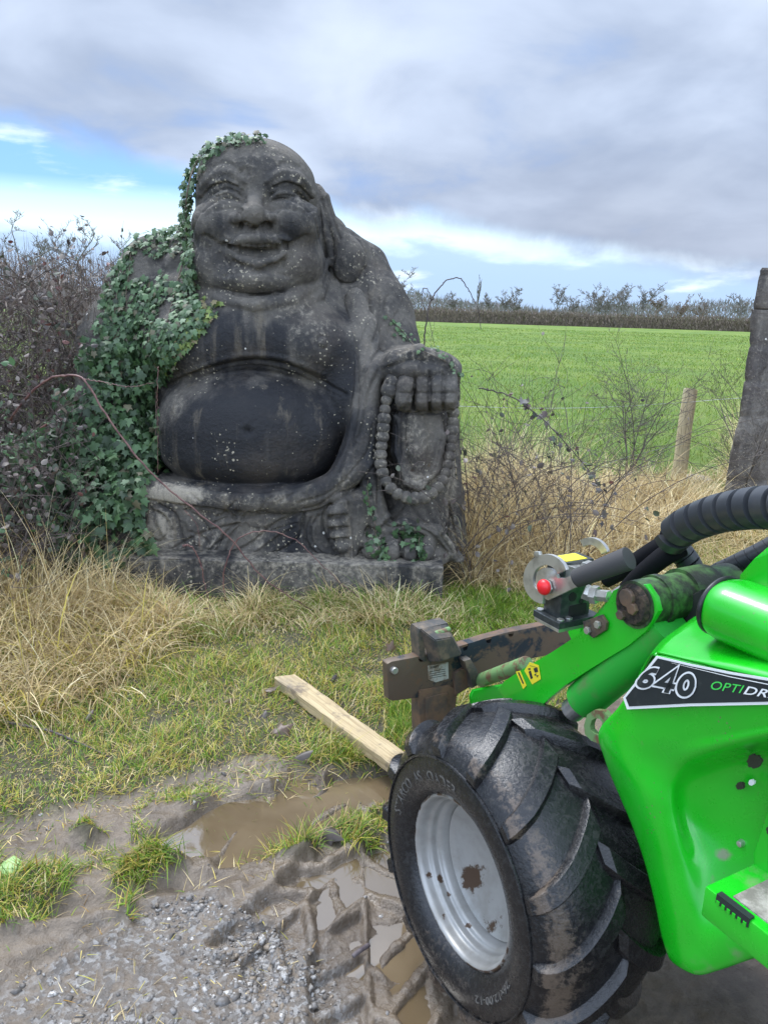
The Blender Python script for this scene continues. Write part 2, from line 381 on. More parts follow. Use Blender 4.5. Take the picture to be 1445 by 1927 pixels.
    T([(498, 352, 4.31, 6), (522, 334, 4.32, 9), (560, 340, 4.37, 9), (586, 366, 4.46, 6)], .05)
    E(430, 368, 4.365, 26, 13, .075, .02); E(532, 366, 4.365, 26, 13, .075, .02)       # eyeballs
    E(486, 470, 4.32, 66, 40, .145, .05)                                             # muzzle
    T([(418, 455, 4.245, 4), (450, 451, 4.19, 8), (484, 448, 4.17, 10), (518, 450, 4.19, 8), (550, 453, 4.245, 4)], .02)  # upper lip
    T([(434, 464, 4.22, 4), (452, 472, 4.185, 8), (486, 477, 4.17, 10), (520, 471, 4.185, 8), (537, 463, 4.22, 4)], .004, carve=True, flat=2.2); T([(444, 462, 4.262, 3), (486, 464, 4.235, 5), (530, 461, 4.262, 3)], .003)
    T([(424, 472, 4.245, 3), (453, 489, 4.195, 5), (486, 496, 4.18, 6.5), (519, 488, 4.195, 5), (547, 470, 4.245, 3)], .012)
    E(486, 524, 4.28, 44, 24, .10, .05)                                              # chin
    # ears
    E(612, 430, 4.70, 22, 80, .10, .02, rot=-12); E(640, 470, 4.68, 26, 60, .09, .03, rot=-14); E(650, 492, 4.665, 35, 44, .085, .02, rot=-10)
    T([(598, 362, 4.68, 7), (612, 372, 4.66, 8), (628, 420, 4.64, 8), (652, 462, 4.64, 10)], .015)
    T([(350, 430, 4.80, 14), (342, 470, 4.70, 20), (333, 503, 4.60, 27)], .02)
    # ---- surface nets
    s = f < 0
    c = np.zeros((nx - 1, ny - 1, nz - 1), np.uint8)
    offs = [(i, j, k) for i in (0, 1) for j in (0, 1) for k in (0, 1)]
    for i, j, k in offs: c += s[i:nx - 1 + i, j:ny - 1 + j, k:nz - 1 + k]
    act = np.argwhere((c > 0) & (c < 8)); del c
    cid = np.full((nx, ny, nz), -1, np.int32); cid[act[:, 0], act[:, 1], act[:, 2]] = np.arange(len(act))
    fv = {o: f[act[:, 0] + o[0], act[:, 1] + o[1], act[:, 2] + o[2]] for o in offs}
    acc = np.zeros((len(act), 3)); cnt = np.zeros(len(act))
    for a in offs:
        for b in offs:
            if sum(abs(p - q) for p, q in zip(a, b)) == 1 and a < b:
                fa, fb = fv[a], fv[b]; cr = (fa < 0) != (fb < 0); t = np.where(cr, fa / np.where(cr, fa - fb, 1), 0)
                p = np.array(a)[None] + t[:, None] * (np.array(b) - np.array(a))[None]; acc[cr] += p[cr]; cnt[cr] += 1
    V = (act + acc / cnt[:, None]) * h + (x0, y0, z0)
    quads = []
    for ax in range(3):
        o1, o2 = [k for k in range(3) if k != ax]
        sa = [slice(1, n - 1) for n in (nx, ny, nz)]; sb = list(sa); sb[ax] = slice(2, (nx, ny, nz)[ax])
        a_, b_ = s[tuple(sa)], s[tuple(sb)]; e = np.argwhere(a_ != b_) + 1; flip = a_[tuple((e - 1).T)]
        def cell(d1, d2):
            q = e.copy(); q[:, o1] -= d1; q[:, o2] -= d2; return cid[q[:, 0], q[:, 1], q[:, 2]]
        q = np.stack([cell(0, 0), cell(1, 0), cell(1, 1), cell(0, 1)], 1)
        if ax == 1: flip = ~flip
        q[flip] = q[flip][:, ::-1]; quads.append(q)
    Q = np.concatenate(quads); Q = Q[(Q >= 0).all(1)]
    # relax a little
    ed = np.concatenate([Q[:, [0, 1]], Q[:, [1, 2]], Q[:, [2, 3]], Q[:, [3, 0]]])
    for _ in range(1):
        a = np.zeros_like(V); n = np.zeros(len(V))
        for i in range(3): a[:, i] = np.bincount(ed[:, 0], V[ed[:, 1], i], len(V)) + np.bincount(ed[:, 1], V[ed[:, 0], i], len(V))
        n = np.bincount(ed[:, 0], minlength=len(V)) + np.bincount(ed[:, 1], minlength=len(V)); V = np.where(n[:, None] > 0, 0.5 * V + 0.5 * a / np.maximum(n, 1)[:, None], V)
    def normals():
        fn = np.cross(V[Q[:, 2]] - V[Q[:, 0]], V[Q[:, 3]] - V[Q[:, 1]]); Nn = np.zeros_like(V)
        for j in range(4):
            for i in range(3): Nn[:, i] += np.bincount(Q[:, j], fn[:, i], len(V))
        return Nn / (np.linalg.norm(Nn, axis=1)[:, None] + 1e-12)
    Nn = normals()
    if (Nn * (V - V.mean(0))).sum() < 0: Q = Q[:, ::-1].copy(); Nn = -Nn
    # ---- carving, measured on the front of the stone
    px, py = proj(V); front = (Nn * (V - ORG)).sum(1) < 0.0
    disp = np.zeros(len(V)); EXT = {}
    def dist_poly(pts, pad, closed=False):
        P = np.asarray(pts, float)
        if closed: P = np.concatenate([P, P[:1]])
        m = np.where((px > P[:, 0].min() - pad) & (px < P[:, 0].max() + pad) & (py > P[:, 1].min() - pad) & (py < P[:, 1].max() + pad) & front)[0]
        X, Y = px[m], py[m]; d = np.full(len(m), 1e9)
        for (ax, ay), (bx, by) in zip(P[:-1], P[1:]):
            L2 = (bx - ax) ** 2 + (by - ay) ** 2 + 1e-9; t = np.clip(((X - ax) * (bx - ax) + (Y - ay) * (by - ay)) / L2, 0, 1)
            d = np.minimum(d, np.hypot(X - ax - t * (bx - ax), Y - ay - t * (by - ay)))
        if not closed: return m, d
        ins = np.zeros(len(m), bool)
        for (ax, ay), (bx, by) in zip(P[:-1], P[1:]):
            cnd = ((ay > Y) != (by > Y)); ins ^= cnd & (X < (bx - ax) * (Y - ay) / (by - ay + 1e-12) + ax)
        return m, np.where(ins, d, -d)
    LAP = 1.2
    def S(amp, w, *pts, n=24):
        amp = amp * LAP
        P = curve_pts(np.array(pts, float), n) if len(pts) > 2 else pts
        w = w * .84; m, d = dist_poly(P, w * 3); disp[m] += amp * 1e-3 * np.exp(-(d / w) ** 2)
    def R(amp, w, *pts):
        P = curve_pts(np.array(list(pts) + [pts[0]], float), 40)[:-1]
        m, d = dist_poly(P, w * 2, True); disp[m] += amp * 1e-3 * (0.5 + 0.5 * np.tanh(2 * d / w)); return P
    # face
    for sx in (-1, 1):
        X = lambda x: 481 + sx * x
        R(9, 4, (X(28), 374), (X(38), 360), (X(54), 356), (X(74), 364), (X(84), 378), (X(56), 374))
        S(-11, 3, (X(24), 378), (X(34), 364), (X(52), 356), (X(72), 360), (X(92), 376), (X(106), 396))
        S(-10, 2.8, (X(26), 380), (X(44), 373), (X(62), 374), (X(82), 382), (X(100), 398))
        S(6, 4, (X(26), 388), (X(48), 382), (X(68), 384), (X(90), 396))
        S(-7, 3.5, (X(26), 396), (X(50), 391), (X(74), 396))
        S(-9, 6, (X(20), 350), (X(24), 366), (X(18), 384))
        S(-7, 3, (X(34), 352), (X(56), 344), (X(82), 352), (X(104), 374))
        S(5, 6, (X(24), 340), (X(50), 322), (X(80), 328), (X(100), 350))
        S(-5, 5, (X(28), 322), (X(56), 306), (X(84), 314))
        S(-9, 6, (X(24), 424), (X(40), 444), (X(62), 463), (X(78), 454), (X(96), 444))
        S(-9, 7, (X(60), 462), (X(64), 480), (X(50), 500))
        S(-7, 5, (X(60), 520), (X(30), 512), (X(6), 514))
        S(-14, 3.0, (X(12), 424), (X(20), 420), (X(28), 426))
        S(-6, 5, (X(30), 400), (X(34), 415), (X(26), 428))
        S(-6, 3, (X(104), 398), (X(114), 420), (X(120), 450))
        S(4, 5, (X(96), 330), (X(106), 360), (X(112), 390)); S(-6, 2.5, (X(40), 369), (X(56), 367), (X(72), 371)); S(5, 4, (X(36), 347), (X(58), 338), (X(84), 346))
    S(-8, 4, (478, 428), (479, 437))
    for x in (452, 463, 474, 486, 498, 509, 520): S(-4, 1.5, (x, 460), (x, 472))
    
    S(-8, 4, (440, 492), (462, 505), (486, 510), (512, 504), (534, 490))
    S(-7, 4, (440, 552), (486, 557), (532, 550)); S(-5, 5, (400, 545), (430, 560), (484, 566))
    S(-4, 7, (440, 290), (482, 284), (524, 291)); S(-8, 5, (452, 324), (461, 318), (466, 328)); S(5, 3, (570, 282), (588, 330), (596, 400))
    S(-9, 4, (590, 300), (600, 350), (604, 420), (612, 490), (604, 530)); S(5, 3, (596, 360), (606, 400), (610, 450))
    S(-12, 4, (606, 376), (616, 415), (624, 450), (626, 480)); S(-7, 3, (614, 372), (626, 410), (640, 448)); S(-9, 4, (622, 505), (640, 530), (668, 530), (684, 505)); S(-7, 3, (420, 457), (434, 466)); S(-7, 3, (550, 455), (537, 465)); S(-5, 4, (616, 520), (640, 540), (672, 536), (690, 510))
    # chest
    S(-12, 5, (310, 728), (350, 708), (405, 692), (475, 680), (540, 688), (600, 716), (650, 742)); S(7, 6, (320, 716), (405, 680), (475, 668), (540, 676), (610, 704))
    S(-4, 3, (330, 738), (410, 700), (480, 688), (560, 706), (640, 748))
    for q in ((608, 644), (342, 650)):
        m, d = dist_poly([q, (q[0] + .1, q[1])], 40); disp[m] += .010 * np.exp(-(d / 8) ** 4) - .005 * np.exp(-((d - 12) / 3) ** 2)
    m, d = dist_poly([(466, 812), (466.1, 812)], 40); disp[m] -= .020 * np.exp(-(d / 8) ** 2)
    S(-5, 12, (484, 600), (484, 640), (482, 670))
    # robe over the skin
    R(13, 4, (628, 516), (648, 580), (662, 640), (668, 700), (662, 780), (650, 840), (626, 885), (590, 910), (545, 924), (470, 929), (390, 923), (330, 915), (280, 900),
      (262, 930), (300, 945), (400, 957), (500, 966), (600, 958), (690, 900), (720, 830), (800, 660), (730, 500), (650, 440))
    S(-9, 3, (640, 530), (655, 600), (668, 640), (676, 720), (668, 810), (640, 890)); S(-10, 3.5, (268, 938), (330, 948), (410, 958), (500, 968), (585, 962), (640, 938), (680, 905), (708, 870))
    S(-7, 3, (700, 470), (712, 560), (706, 640)); S(-8, 4, (728, 560), (715, 610), (700, 645)); S(-5, 4, (690, 540), (694, 600), (676, 650)); S(-7, 4, (745, 590), (730, 620), (712, 655))
    S(-9, 4, (712, 660), (690, 700), (676, 740)); S(-9, 4, (716, 690), (694, 740), (684, 800), (660, 850)); S(6, 4, (700, 700), (684, 760), (672, 830))
    S(-7, 3, (700, 800), (690, 850), (650, 900)); S(-6, 3, (655, 900), (610, 930), (560, 945)); S(-5, 3, (560, 925), (520, 948)); S(-5, 3, (450, 940), (430, 955)); S(-5, 3, (640, 915), (605, 945), (570, 955))
    S(-4, 2.5, (360, 930), (380, 944)); S(-4, 2.5, (510, 936), (490, 956)); S(-7, 3, (745, 800), (752, 860), (780, 905), (815, 880), (828, 830))
    S(-8, 4, (735, 690), (780, 678), (830, 688), (852, 715)); S(5, 4, (722, 690), (780, 664), (840, 680))
    for x in (779, 808, 834): S(-9, 3, (x, 700), (x, 770))
    for x in (765, 794, 821, 844): S(-6, 3, (x - 10, 740), (x + 10, 740)); S(4, 4, (x - 6, 756), (x + 6, 756))
    S(-14, 4, (736, 775), (780, 778), (850, 774)); S(-9, 7, (740, 790), (736, 850), (750, 905)); S(-6, 3, (800, 785), (806, 840), (800, 895)); S(-5, 3, (762, 785), (762, 840), (776, 890))
    LAP = 2.0
    # lap carvings: knot, folds, lotus shapes
    for a in ((445, 985, 400, 1050), (450, 990, 420, 1052), (452, 985, 300, 1050), (440, 975, 350, 960), (455, 978, 520, 968)): S(-8, 3, (a[0], a[1]), ((a[0] + a[2]) / 2, (a[1] + a[3]) / 2 - 12), (a[2], a[3]))
    for k in range(6):
        q = math.radians(20 + k * 30); S(-9, 3, (450 + 8 * math.cos(q), 978 - 6 * math.sin(q)), (450 + 26 * math.cos(q), 978 - 16 * math.sin(q)), (450 + 46 * math.cos(q + .25), 982 - 22 * math.sin(q + .25)))
    R(8, 4, (440, 972), (456, 966), (464, 978), (452, 990), (440, 984))
    R(8, 4, (462, 974), (490, 966), (512, 974), (500, 990), (470, 990)); R(6, 4, (400, 980), (430, 970), (436, 984), (410, 998))
    S(-10, 4, (567, 965), (520, 985), (470, 1025), (420, 1048)); S(-9, 3, (570, 970), (562, 1010), (530, 1035), (490, 1050)); S(-9, 3.5, (572, 968), (572, 1010), (590, 1040), (620, 1052))
    S(7, 5, (560, 980), (520, 1005), (480, 1035)); S(-7, 3, (600, 970), (584, 1000), (600, 1035), (640, 1054)); S(-6, 3, (585, 975), (575, 1012), (598, 1050)); S(6, 5, (590, 990), (592, 1020), (615, 1045))
    S(-9, 4, (300, 950), (330, 970), (342, 1010), (348, 1052)); S(-8, 4, (285, 960), (310, 975), (318, 1000), (300, 1020), (278, 1010)); S(-8, 3, (272, 1030), (310, 1040), (345, 1036)); S(8, 7, (300, 980), (312, 1010))
    S(-8, 3, (350, 960), (375, 975), (395, 1000)); S(-7, 3, (360, 1000), (390, 1020), (384, 1050)); S(7, 6, (352, 980), (372, 1020)); S(-6, 3, (262, 990), (268, 1020), (290, 1046)); S(-9, 3, (262, 1044), (440, 1050), (640, 1052))
    S(-7, 3, (510, 1000), (540, 990), (556, 984)); S(-6, 3, (430, 1010), (404, 1026), (388, 1046)); S(6, 5, (420, 1000), (396, 1030))
    LAP = 1.6
    # right foot frame and hem folds
    S(-11, 3.5, (618, 948), (608, 975), (616, 1010), (636, 1044)); S(-11, 3, (656, 948), (664, 1000), (668, 1052)); S(7, 3, (650, 944), (658, 1000), (662, 1050))
    for y in (973, 996, 1017): S(-10, 3, (620, y), (654, y - 3))
    S(-10, 5, (690, 905), (700, 950), (690, 1010), (676, 1050)); S(-9, 5, (716, 900), (712, 960), (730, 990)); S(-7, 4, (760, 950), (730, 985), (700, 1010)); S(-8, 4, (800, 950), (820, 990), (850, 1040))
    S(-9, 4, (836, 860), (838, 930), (856, 1010), (866, 1050)); S(-7, 4, (770, 950), (790, 975), (820, 1000)); S(7, 5, (745, 955), (722, 980)); S(-8, 4, (690, 1000), (740, 992), (800, 1000), (840, 1040))
    for x in (719, 756, 788): S(-10, 3.5, (x, 1015), (x, 1055))
    for x in (700, 738, 772): S(-6, 3, (x - 10, 1026), (x, 1020), (x + 10, 1026))
    V = V + Nn * disp[:, None]
    me = np_mesh('figure', V, Q, 4)
    # weathering with shapes of its own: rain-washed pale stone, black algae, dusty ledges
    pale = np.zeros(len(V)); wet = np.zeros(len(V))
    def blob(arr, x, y, rx, ry, a): arr[:] = np.maximum(arr, a * np.exp(-(((px - x) / rx) ** 2 + ((py - y) / ry) ** 2) ** 1.5))
    for q in ((330, 930, 75, 22, 1), (300, 1000, 40, 45, .8), (480, 940, 140, 12, .5), (640, 915, 40, 25, .4), (500, 480, 90, 110, .25), (560, 600, 60, 60, .4), (335, 780, 16, 60, .5), (790, 905, 60, 25, .65), (850, 900, 14, 150, .6), (790, 670, 70, 16, .45),
              (850, 1010, 30, 60, .5), (700, 560, 40, 90, .3), (390, 1020, 40, 30, .45), (490, 1010, 40, 30, .5), (780, 830, 40, 60, .45), (410, 350, 30, 60, .35), (560, 380, 20, 40, .3), (620, 440, 16, 60, .4), (590, 620, 80, 30, .4), (760, 1000, 60, 30, .4), (640, 1000, 24, 50, .35), (470, 300, 90, 26, .25), (380, 480, 30, 60, .3)): blob(pale, *q)
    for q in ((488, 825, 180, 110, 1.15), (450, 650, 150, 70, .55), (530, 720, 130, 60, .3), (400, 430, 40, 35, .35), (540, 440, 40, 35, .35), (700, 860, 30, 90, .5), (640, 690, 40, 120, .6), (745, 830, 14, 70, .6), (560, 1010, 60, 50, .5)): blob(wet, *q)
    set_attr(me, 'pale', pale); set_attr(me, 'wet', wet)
    return me, V, Nn, px, py, front

def stone_mat(name, dark=(0.048, 0.045, 0.042), light=(0.205, 0.182, 0.148), blk=(0.012, 0.0125, 0.015)):
    m = Mat(name, 0.75, spec=0.35)
    n1 = m.noise(5.0, 8, 0.62); n2 = m.noise(38, 6, 0.65); st = m.noise(9, 7, 0.6, stretch=(1, 1, 0.16)); fine = m.noise(160, 3, 0.6)
    c = m.mix(m.mr(n1, 0.36, 0.62), dark, tuple(0.5 * a + 0.5 * b for a, b in zip(dark, light)))
    c = m.mix(m.mr(n2, 0.48, 0.72, 0, 0.6), c, light)
    pale = m.attr('pale'); wet = m.attr('wet')
    pm = m.mr(m.math('ADD', pale, m.math('MULTIPLY', m.math('SUBTRACT', n2, 0.5), 1.6)), 0.30, 0.85, 0, 0.9)
    c = m.mix(pm, c, (0.34, 0.30, 0.235))
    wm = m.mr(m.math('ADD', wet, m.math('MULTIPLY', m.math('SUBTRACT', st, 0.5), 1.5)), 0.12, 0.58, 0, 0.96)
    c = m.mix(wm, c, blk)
    c = m.mix(m.mr(st, 0.60, 0.78, 0, 0.5), c, (0.11, 0.10, 0.085))
    c = m.mix(m.mr(st, 0.40, 0.28, 0, 0.45), c, (0.02, 0.02, 0.021))
    bs = m.noise(13, 6, 0.65, stretch=(1, 1, 0.10)); c = m.mix(m.mr(bs, 0.56, 0.74, 0, 0.45), c, (0.20, 0.165, 0.115)); md = m.noise(2.2, 5, .6); c = m.mix(m.mr(md, .5, .7, 0, .35), c, (0.10, 0.078, 0.058))
    # crusts of lichen: small cream spots, in drifts
    v = m.voro(42); drift = m.noise(4.5, 3, 0.5, stretch=(1, 1, 0.6)); sz = m.mr(drift, 0.46, 0.66, 0.05, 0.34)
    sp = m.math('LESS_THAN', v, sz); c = m.mix(m.math('MULTIPLY', sp, m.mr(m.noise(70, 2), 0.48, 0.56)), c, (0.36, 0.32, 0.235))
    v2 = m.voro(9.0); sp2 = m.math('LESS_THAN', m.math('ADD', v2, m.math('MULTIPLY', n2, 0.09)), m.mr(m.noise(3.1, 2), 0.45, 0.62, 0.0, 0.115)); c = m.mix(sp2, c, (0.62, 0.60, 0.54))
    c = m.mix(m.mr(fine, 0.45, 0.8, 0, 0.35), c, (0.02, 0.02, 0.02))
    m.base(c); m.rough(m.mr(wm, 0, 1, 0.85, 0.68))
    b = m.bump(fine, 0.35, 0.004); m.bump(n2, 0.7, 0.016, b)
    return m.m

def statue():
    root = empty('buddha_statue', (-0.5, 4.6, 0), 'large dark weathered stone statue of a laughing seated figure, left side overgrown with ivy', 'statue')
    me, V, Nn, px, py, front = build_statue()
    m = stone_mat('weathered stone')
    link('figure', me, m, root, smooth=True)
    # plinth
    bm = bmesh.new()
    x0, x1 = -1.42, 0.315
    box_bm(bm, ((x0 + x1) / 2, 4.6, 0.095), ((x1 - x0) / 2, 0.74, 0.125), bev=0.008)
    bmesh.ops.subdivide_edges(bm, edges=[e for e in bm.edges if e.calc_length() > 0.4], cuts=30, use_grid_fill=True)
    rnd = random.Random(4)
    for v in bm.verts:
        v.co += Vector((rnd.gauss(0, .0012), rnd.gauss(0, .0016), rnd.gauss(0, .0012)))
        if v.co.z > .19 and v.co.y < 3.9: v.co.z -= max(0, math.sin(v.co.x * 17) * math.sin(v.co.x * 41)) * 0.006
    pm = bm_mesh(bm, 'plinth'); n = len(pm.vertices); co = np.empty(n * 3); pm.vertices.foreach_get('co', co); co = co.reshape(-1, 3)
    set_attr(pm, 'pale', 0.45 * np.clip((co[:, 2] - .17) / .04, 0, 1) + .12); set_attr(pm, 'wet', 0.22 + 0.2 * np.sin(co[:, 0] * 5))
    link('plinth', pm, m, root)
    # prayer beads looped over the hand
    path = curve_pts([atY(738, 722, 4.06), atY(726, 760, 4.04), atY(720, 820, 4.02), atY(716, 875, 4.0), atY(730, 915, 3.98), atY(760, 938, 3.96), atY(800, 938, 3.97), atY(832, 910, 4.02), atY(846, 860, 4.1), atY(852, 800, 4.15), atY(856, 745, 4.18)], 200)
    g = np.concatenate([[0], np.cumsum(np.linalg.norm(np.diff(path, axis=0), axis=1))]); nb = 30
    bm = bmesh.new(); rnd = random.Random(2)
    for t in np.linspace(0, g[-1], nb):
        p = [np.interp(t, g, path[:, i]) for i in range(3)]; r = 0.0345 * rnd.uniform(.85, 1.08); p[1] += .034
        bmesh.ops.create_icosphere(bm, subdivisions=3, radius=r, matrix=Matrix.Translation(p) @ Matrix.Diagonal((1, .8, 1, 1)))
    bme = bm_mesh(bm, 'beads'); set_attr(bme, 'pale', np.full(len(bme.vertices), .35)); set_attr(bme, 'wet', np.full(len(bme.vertices), .15))
    link('prayer_beads', bme, m, root, smooth=True)
    return V, Nn, px, py, front

# ---------------------------------------------------------------- ground
RNG = np.random.default_rng(7)
def vnoise(x, y, seed=0):
    """smooth value noise, about -1..1"""
    xi = np.floor(x).astype(int); yi = np.floor(y).astype(int); fx = x - xi; fy = y - yi; fx = fx * fx * (3 - 2 * fx); fy = fy * fy * (3 - 2 * fy)
    def h(a, b):
        n = (a * 374761393 + b * 668265263 + seed * 1442695041) & 0xffffffff; n = ((n ^ (n >> 13)) * 1274126177) & 0xffffffff; return ((n ^ (n >> 16)) & 0xffff) / 32767.5 - 1
    return (h(xi, yi) * (1 - fx) + h(xi + 1, yi) * fx) * (1 - fy) + (h(xi, yi + 1) * (1 - fx) + h(xi + 1, yi + 1) * fx) * fy
def fbm(x, y, f, o=4, seed=0):
    s = 0; a = 1.0; t = 0
    for i in range(o): s = s + a * vnoise(x * f, y * f, seed + i * 17); t += a; a *= 0.5; f *= 2.03
    return s / t
def poly_sd(X, Y, pts):
    """signed distance to polygon, positive inside (same units as input)"""
    P = np.asarray(pts, float); P2 = np.roll(P, -1, 0); d = np.full(X.shape, 1e9); ins = np.zeros(X.shape, bool)
    for (ax, ay), (bx, by) in zip(P, P2):
        L2 = (bx - ax) ** 2 + (by - ay) ** 2 + 1e-12; t = np.clip(((X - ax) * (bx - ax) + (Y - ay) * (by - ay)) / L2, 0, 1)
        d = np.minimum(d, np.hypot(X - ax - t * (bx - ax), Y - ay - t * (by - ay)))
        ins ^= ((ay > Y) != (by > Y)) & (X < (bx - ax) * (Y - ay) / (by - ay + 1e-12) + ax)
    return np.where(ins, d, -d)
def gp(*px): return [tuple(onG(x, y)[:2]) for x, y in px]
def ss(x, a, b): t = np.clip((x - a) / (b - a), 0, 1); return t * t * (3 - 2 * t)
MUD = gp((-700, 1640), (-200, 1590), (0, 1545), (110, 1525), (190, 1500), (330, 1468), (420, 1440), (500, 1424), (600, 1436), (690, 1442), (740, 1425), (900, 1390), (1050, 1350), (1250, 1290), (1600, 1220), (2400, 1200), (2600, 2600), (1400, 6000), (0, 6000), (-1500, 3000))
TUFTS = [gp((215, 1665), (235, 1622), (290, 1600), (345, 1600), (352, 1628), (300, 1650), (262, 1668)), gp((480, 1605), (560, 1590), (600, 1560), (650, 1530), (735, 1490), (745, 1560), (700, 1590), (620, 1580), (540, 1620)), gp((-80, 1720), (0, 1680), (60, 1640), (150, 1640), (120, 1690), (20, 1760)),
         gp((130, 1570), (170, 1550), (200, 1570), (160, 1600)), gp((220, 1720), (260, 1690), (250, 1740)), gp((575, 1440), (640, 1395), (730, 1410), (700, 1440))]
POOLS = [gp((318, 1572), (360, 1545), (400, 1515), (440, 1498), (500, 1492), (545, 1497), (520, 1512), (480, 1528), (430, 1545), (390, 1582), (345, 1588)),
         gp((425, 1605), (455, 1570), (480, 1540), (505, 1518), (560, 1505), (600, 1492), (640, 1468), (690, 1450), (740, 1450), (735, 1480), (680, 1508), (620, 1535), (570, 1560), (520, 1585), (470, 1600)),
         gp((535, 1482), (560, 1462), (590, 1468), (570, 1486)),
         gp((600, 1640), (700, 1612), (745, 1600), (750, 1655), (700, 1670), (640, 1665)),
         gp((700, 1760), (760, 1748), (770, 1790), (706, 1800))]
GRAVEL = gp((-60, 1990), (20, 1860), (150, 1770), (250, 1715), (370, 1690), (480, 1715), (560, 1770), (640, 1840), (640, 1990))
def rot2(x, y, cx, cy, a): c, s = math.cos(a), math.sin(a); return (x - cx) * c + (y - cy) * s, -(x - cx) * s + (y - cy) * c
def ground_fields(x, y):
    wx = x + 0.05 * fbm(x, y, 2.5, 4, 3); wy = y + 0.05 * fbm(x, y, 2.5, 4, 9)
    wx2 = x + 0.022 * fbm(x, y, 9, 3, 31); wy2 = y + 0.022 * fbm(x, y, 9, 3, 39)
    mud = ss(poly_sd(wx, wy, MUD), -0.04, 0.05)
    tuft = np.zeros_like(x)
    for t in TUFTS: tuft = np.maximum(tuft, ss(poly_sd(wx2, wy2, t), -0.02, 0.035))
    pool = np.zeros_like(x)
    for t in POOLS: pool = np.maximum(pool, ss(poly_sd(wx2, wy2, t), -0.065, 0.0))
    gravel = ss(poly_sd(wx, wy, GRAVEL), -0.10, 0.06)
    far = ss(np.hypot(x, y), 5, 12)
    z = 0.018 * fbm(x, y, 1.1, 4, 5) * (1 - far * .5) + 0.006 * fbm(x, y, 14, 3, 8) * (1 - far)
    z = z + (1 - mud) * (0.02 + 0.012 * fbm(x, y, 6, 3, 11) * (1 - far)) + far * 0.05 * fbm(x, y, .25, 3, 21)
    z = z + tuft * mud * 0.030
    rough = mud * (1 - gravel * .7)
    clod = 1 - np.abs(fbm(wx, wy, 22, 4, 14)) * 2.2; z = z + rough * (0.012 * fbm(x, y, 7, 4, 13) + 0.0055 * clod * (.4 + ss(fbm(x, y, 3, 2, 55), -.2, .5)) + .003 * fbm(x, y, 60, 2, 19))
    z = z * (1 - pool) + pool * (-0.048 + .004 * fbm(x, y, 10, 2, 2)) * mud
    # tyre prints pressed in by the machine
    pr = np.zeros_like(x)
    for (cx, cy), a, half, l0, l1, ph in ((gp((690, 1760))[0], math.radians(4), .135, -.42, .62, .0), (gp((560, 1700))[0], math.radians(-33), .10, -.28, .20, .05), (gp((880, 1920))[0], math.radians(16), .13, -.5, .35, .03)):
        v, u = rot2(x, y, cx, cy, a); wob = .022 * fbm(x, y, 5, 2, 77) + .006 * fbm(x, y, 28, 3, 78)
        inside = ss(half - np.abs(v + wob), -0.012, 0.012) * ss(u, l0, l0 + .06) * (1 - ss(u, l1 - .06, l1))
        s_ = np.sign(v); q = (u + wob + np.abs(v) * 0.75 + (s_ > 0) * 0.055 + ph) / 0.125; q = q - np.floor(q)
        lug = ss(q, 0.0, .08) * (1 - ss(q, .70, .80)) * ss(np.abs(v), .003, .012)
        z = z * (1 - inside * .6) + inside * (-0.006 - 0.022 * lug + .004 * fbm(x, y, 9, 3, 6) + .0035 * fbm(x, y, 45, 3, 5)); pr = np.maximum(pr, inside * (.45 + .9 * lug))
        rim = np.exp(-((half + .018 - np.abs(v + wob)) / .016) ** 2) * ss(u, l0, l0 + .06) * (1 - ss(u, l1 - .06, l1)); z = z + rim * 0.010 * (1 + .6 * fbm(x, y, 12, 2, 6))
    # long ruts to the left
    for k, (p0, p1) in enumerate((((-50, 1720), (480, 1640)), ((0, 1830), (260, 1700)), ((120, 1600), (330, 1560)), ((300, 1500), (620, 1430)))):
        (ax, ay), (bx, by) = gp(p0, p1); L = math.hypot(bx - ax, by - ay); u = ((wx - ax) * (bx - ax) + (wy - ay) * (by - ay)) / L; v = ((wx - ax) * (by - ay) - (wy - ay) * (bx - ax)) / L
        m = ss(u, 0, .1) * (1 - ss(u, L - .1, L)); z = z + m * (-0.018 * np.exp(-(v / .03) ** 2) + 0.016 * np.exp(-((v - .055) / .022) ** 2))
    sheen = np.maximum(pr, ss(poly_sd(wx, wy, gp((300, 1620), (420, 1500), (560, 1440), (760, 1440), (1100, 1500), (1100, 2100), (560, 2100), (560, 1800), (480, 1660))), -.08, .1))
    return z, mud, tuft, gravel, sheen
def ground_z(x, y): return ground_fields(np.asarray(x, float), np.asarray(y, float))[0]

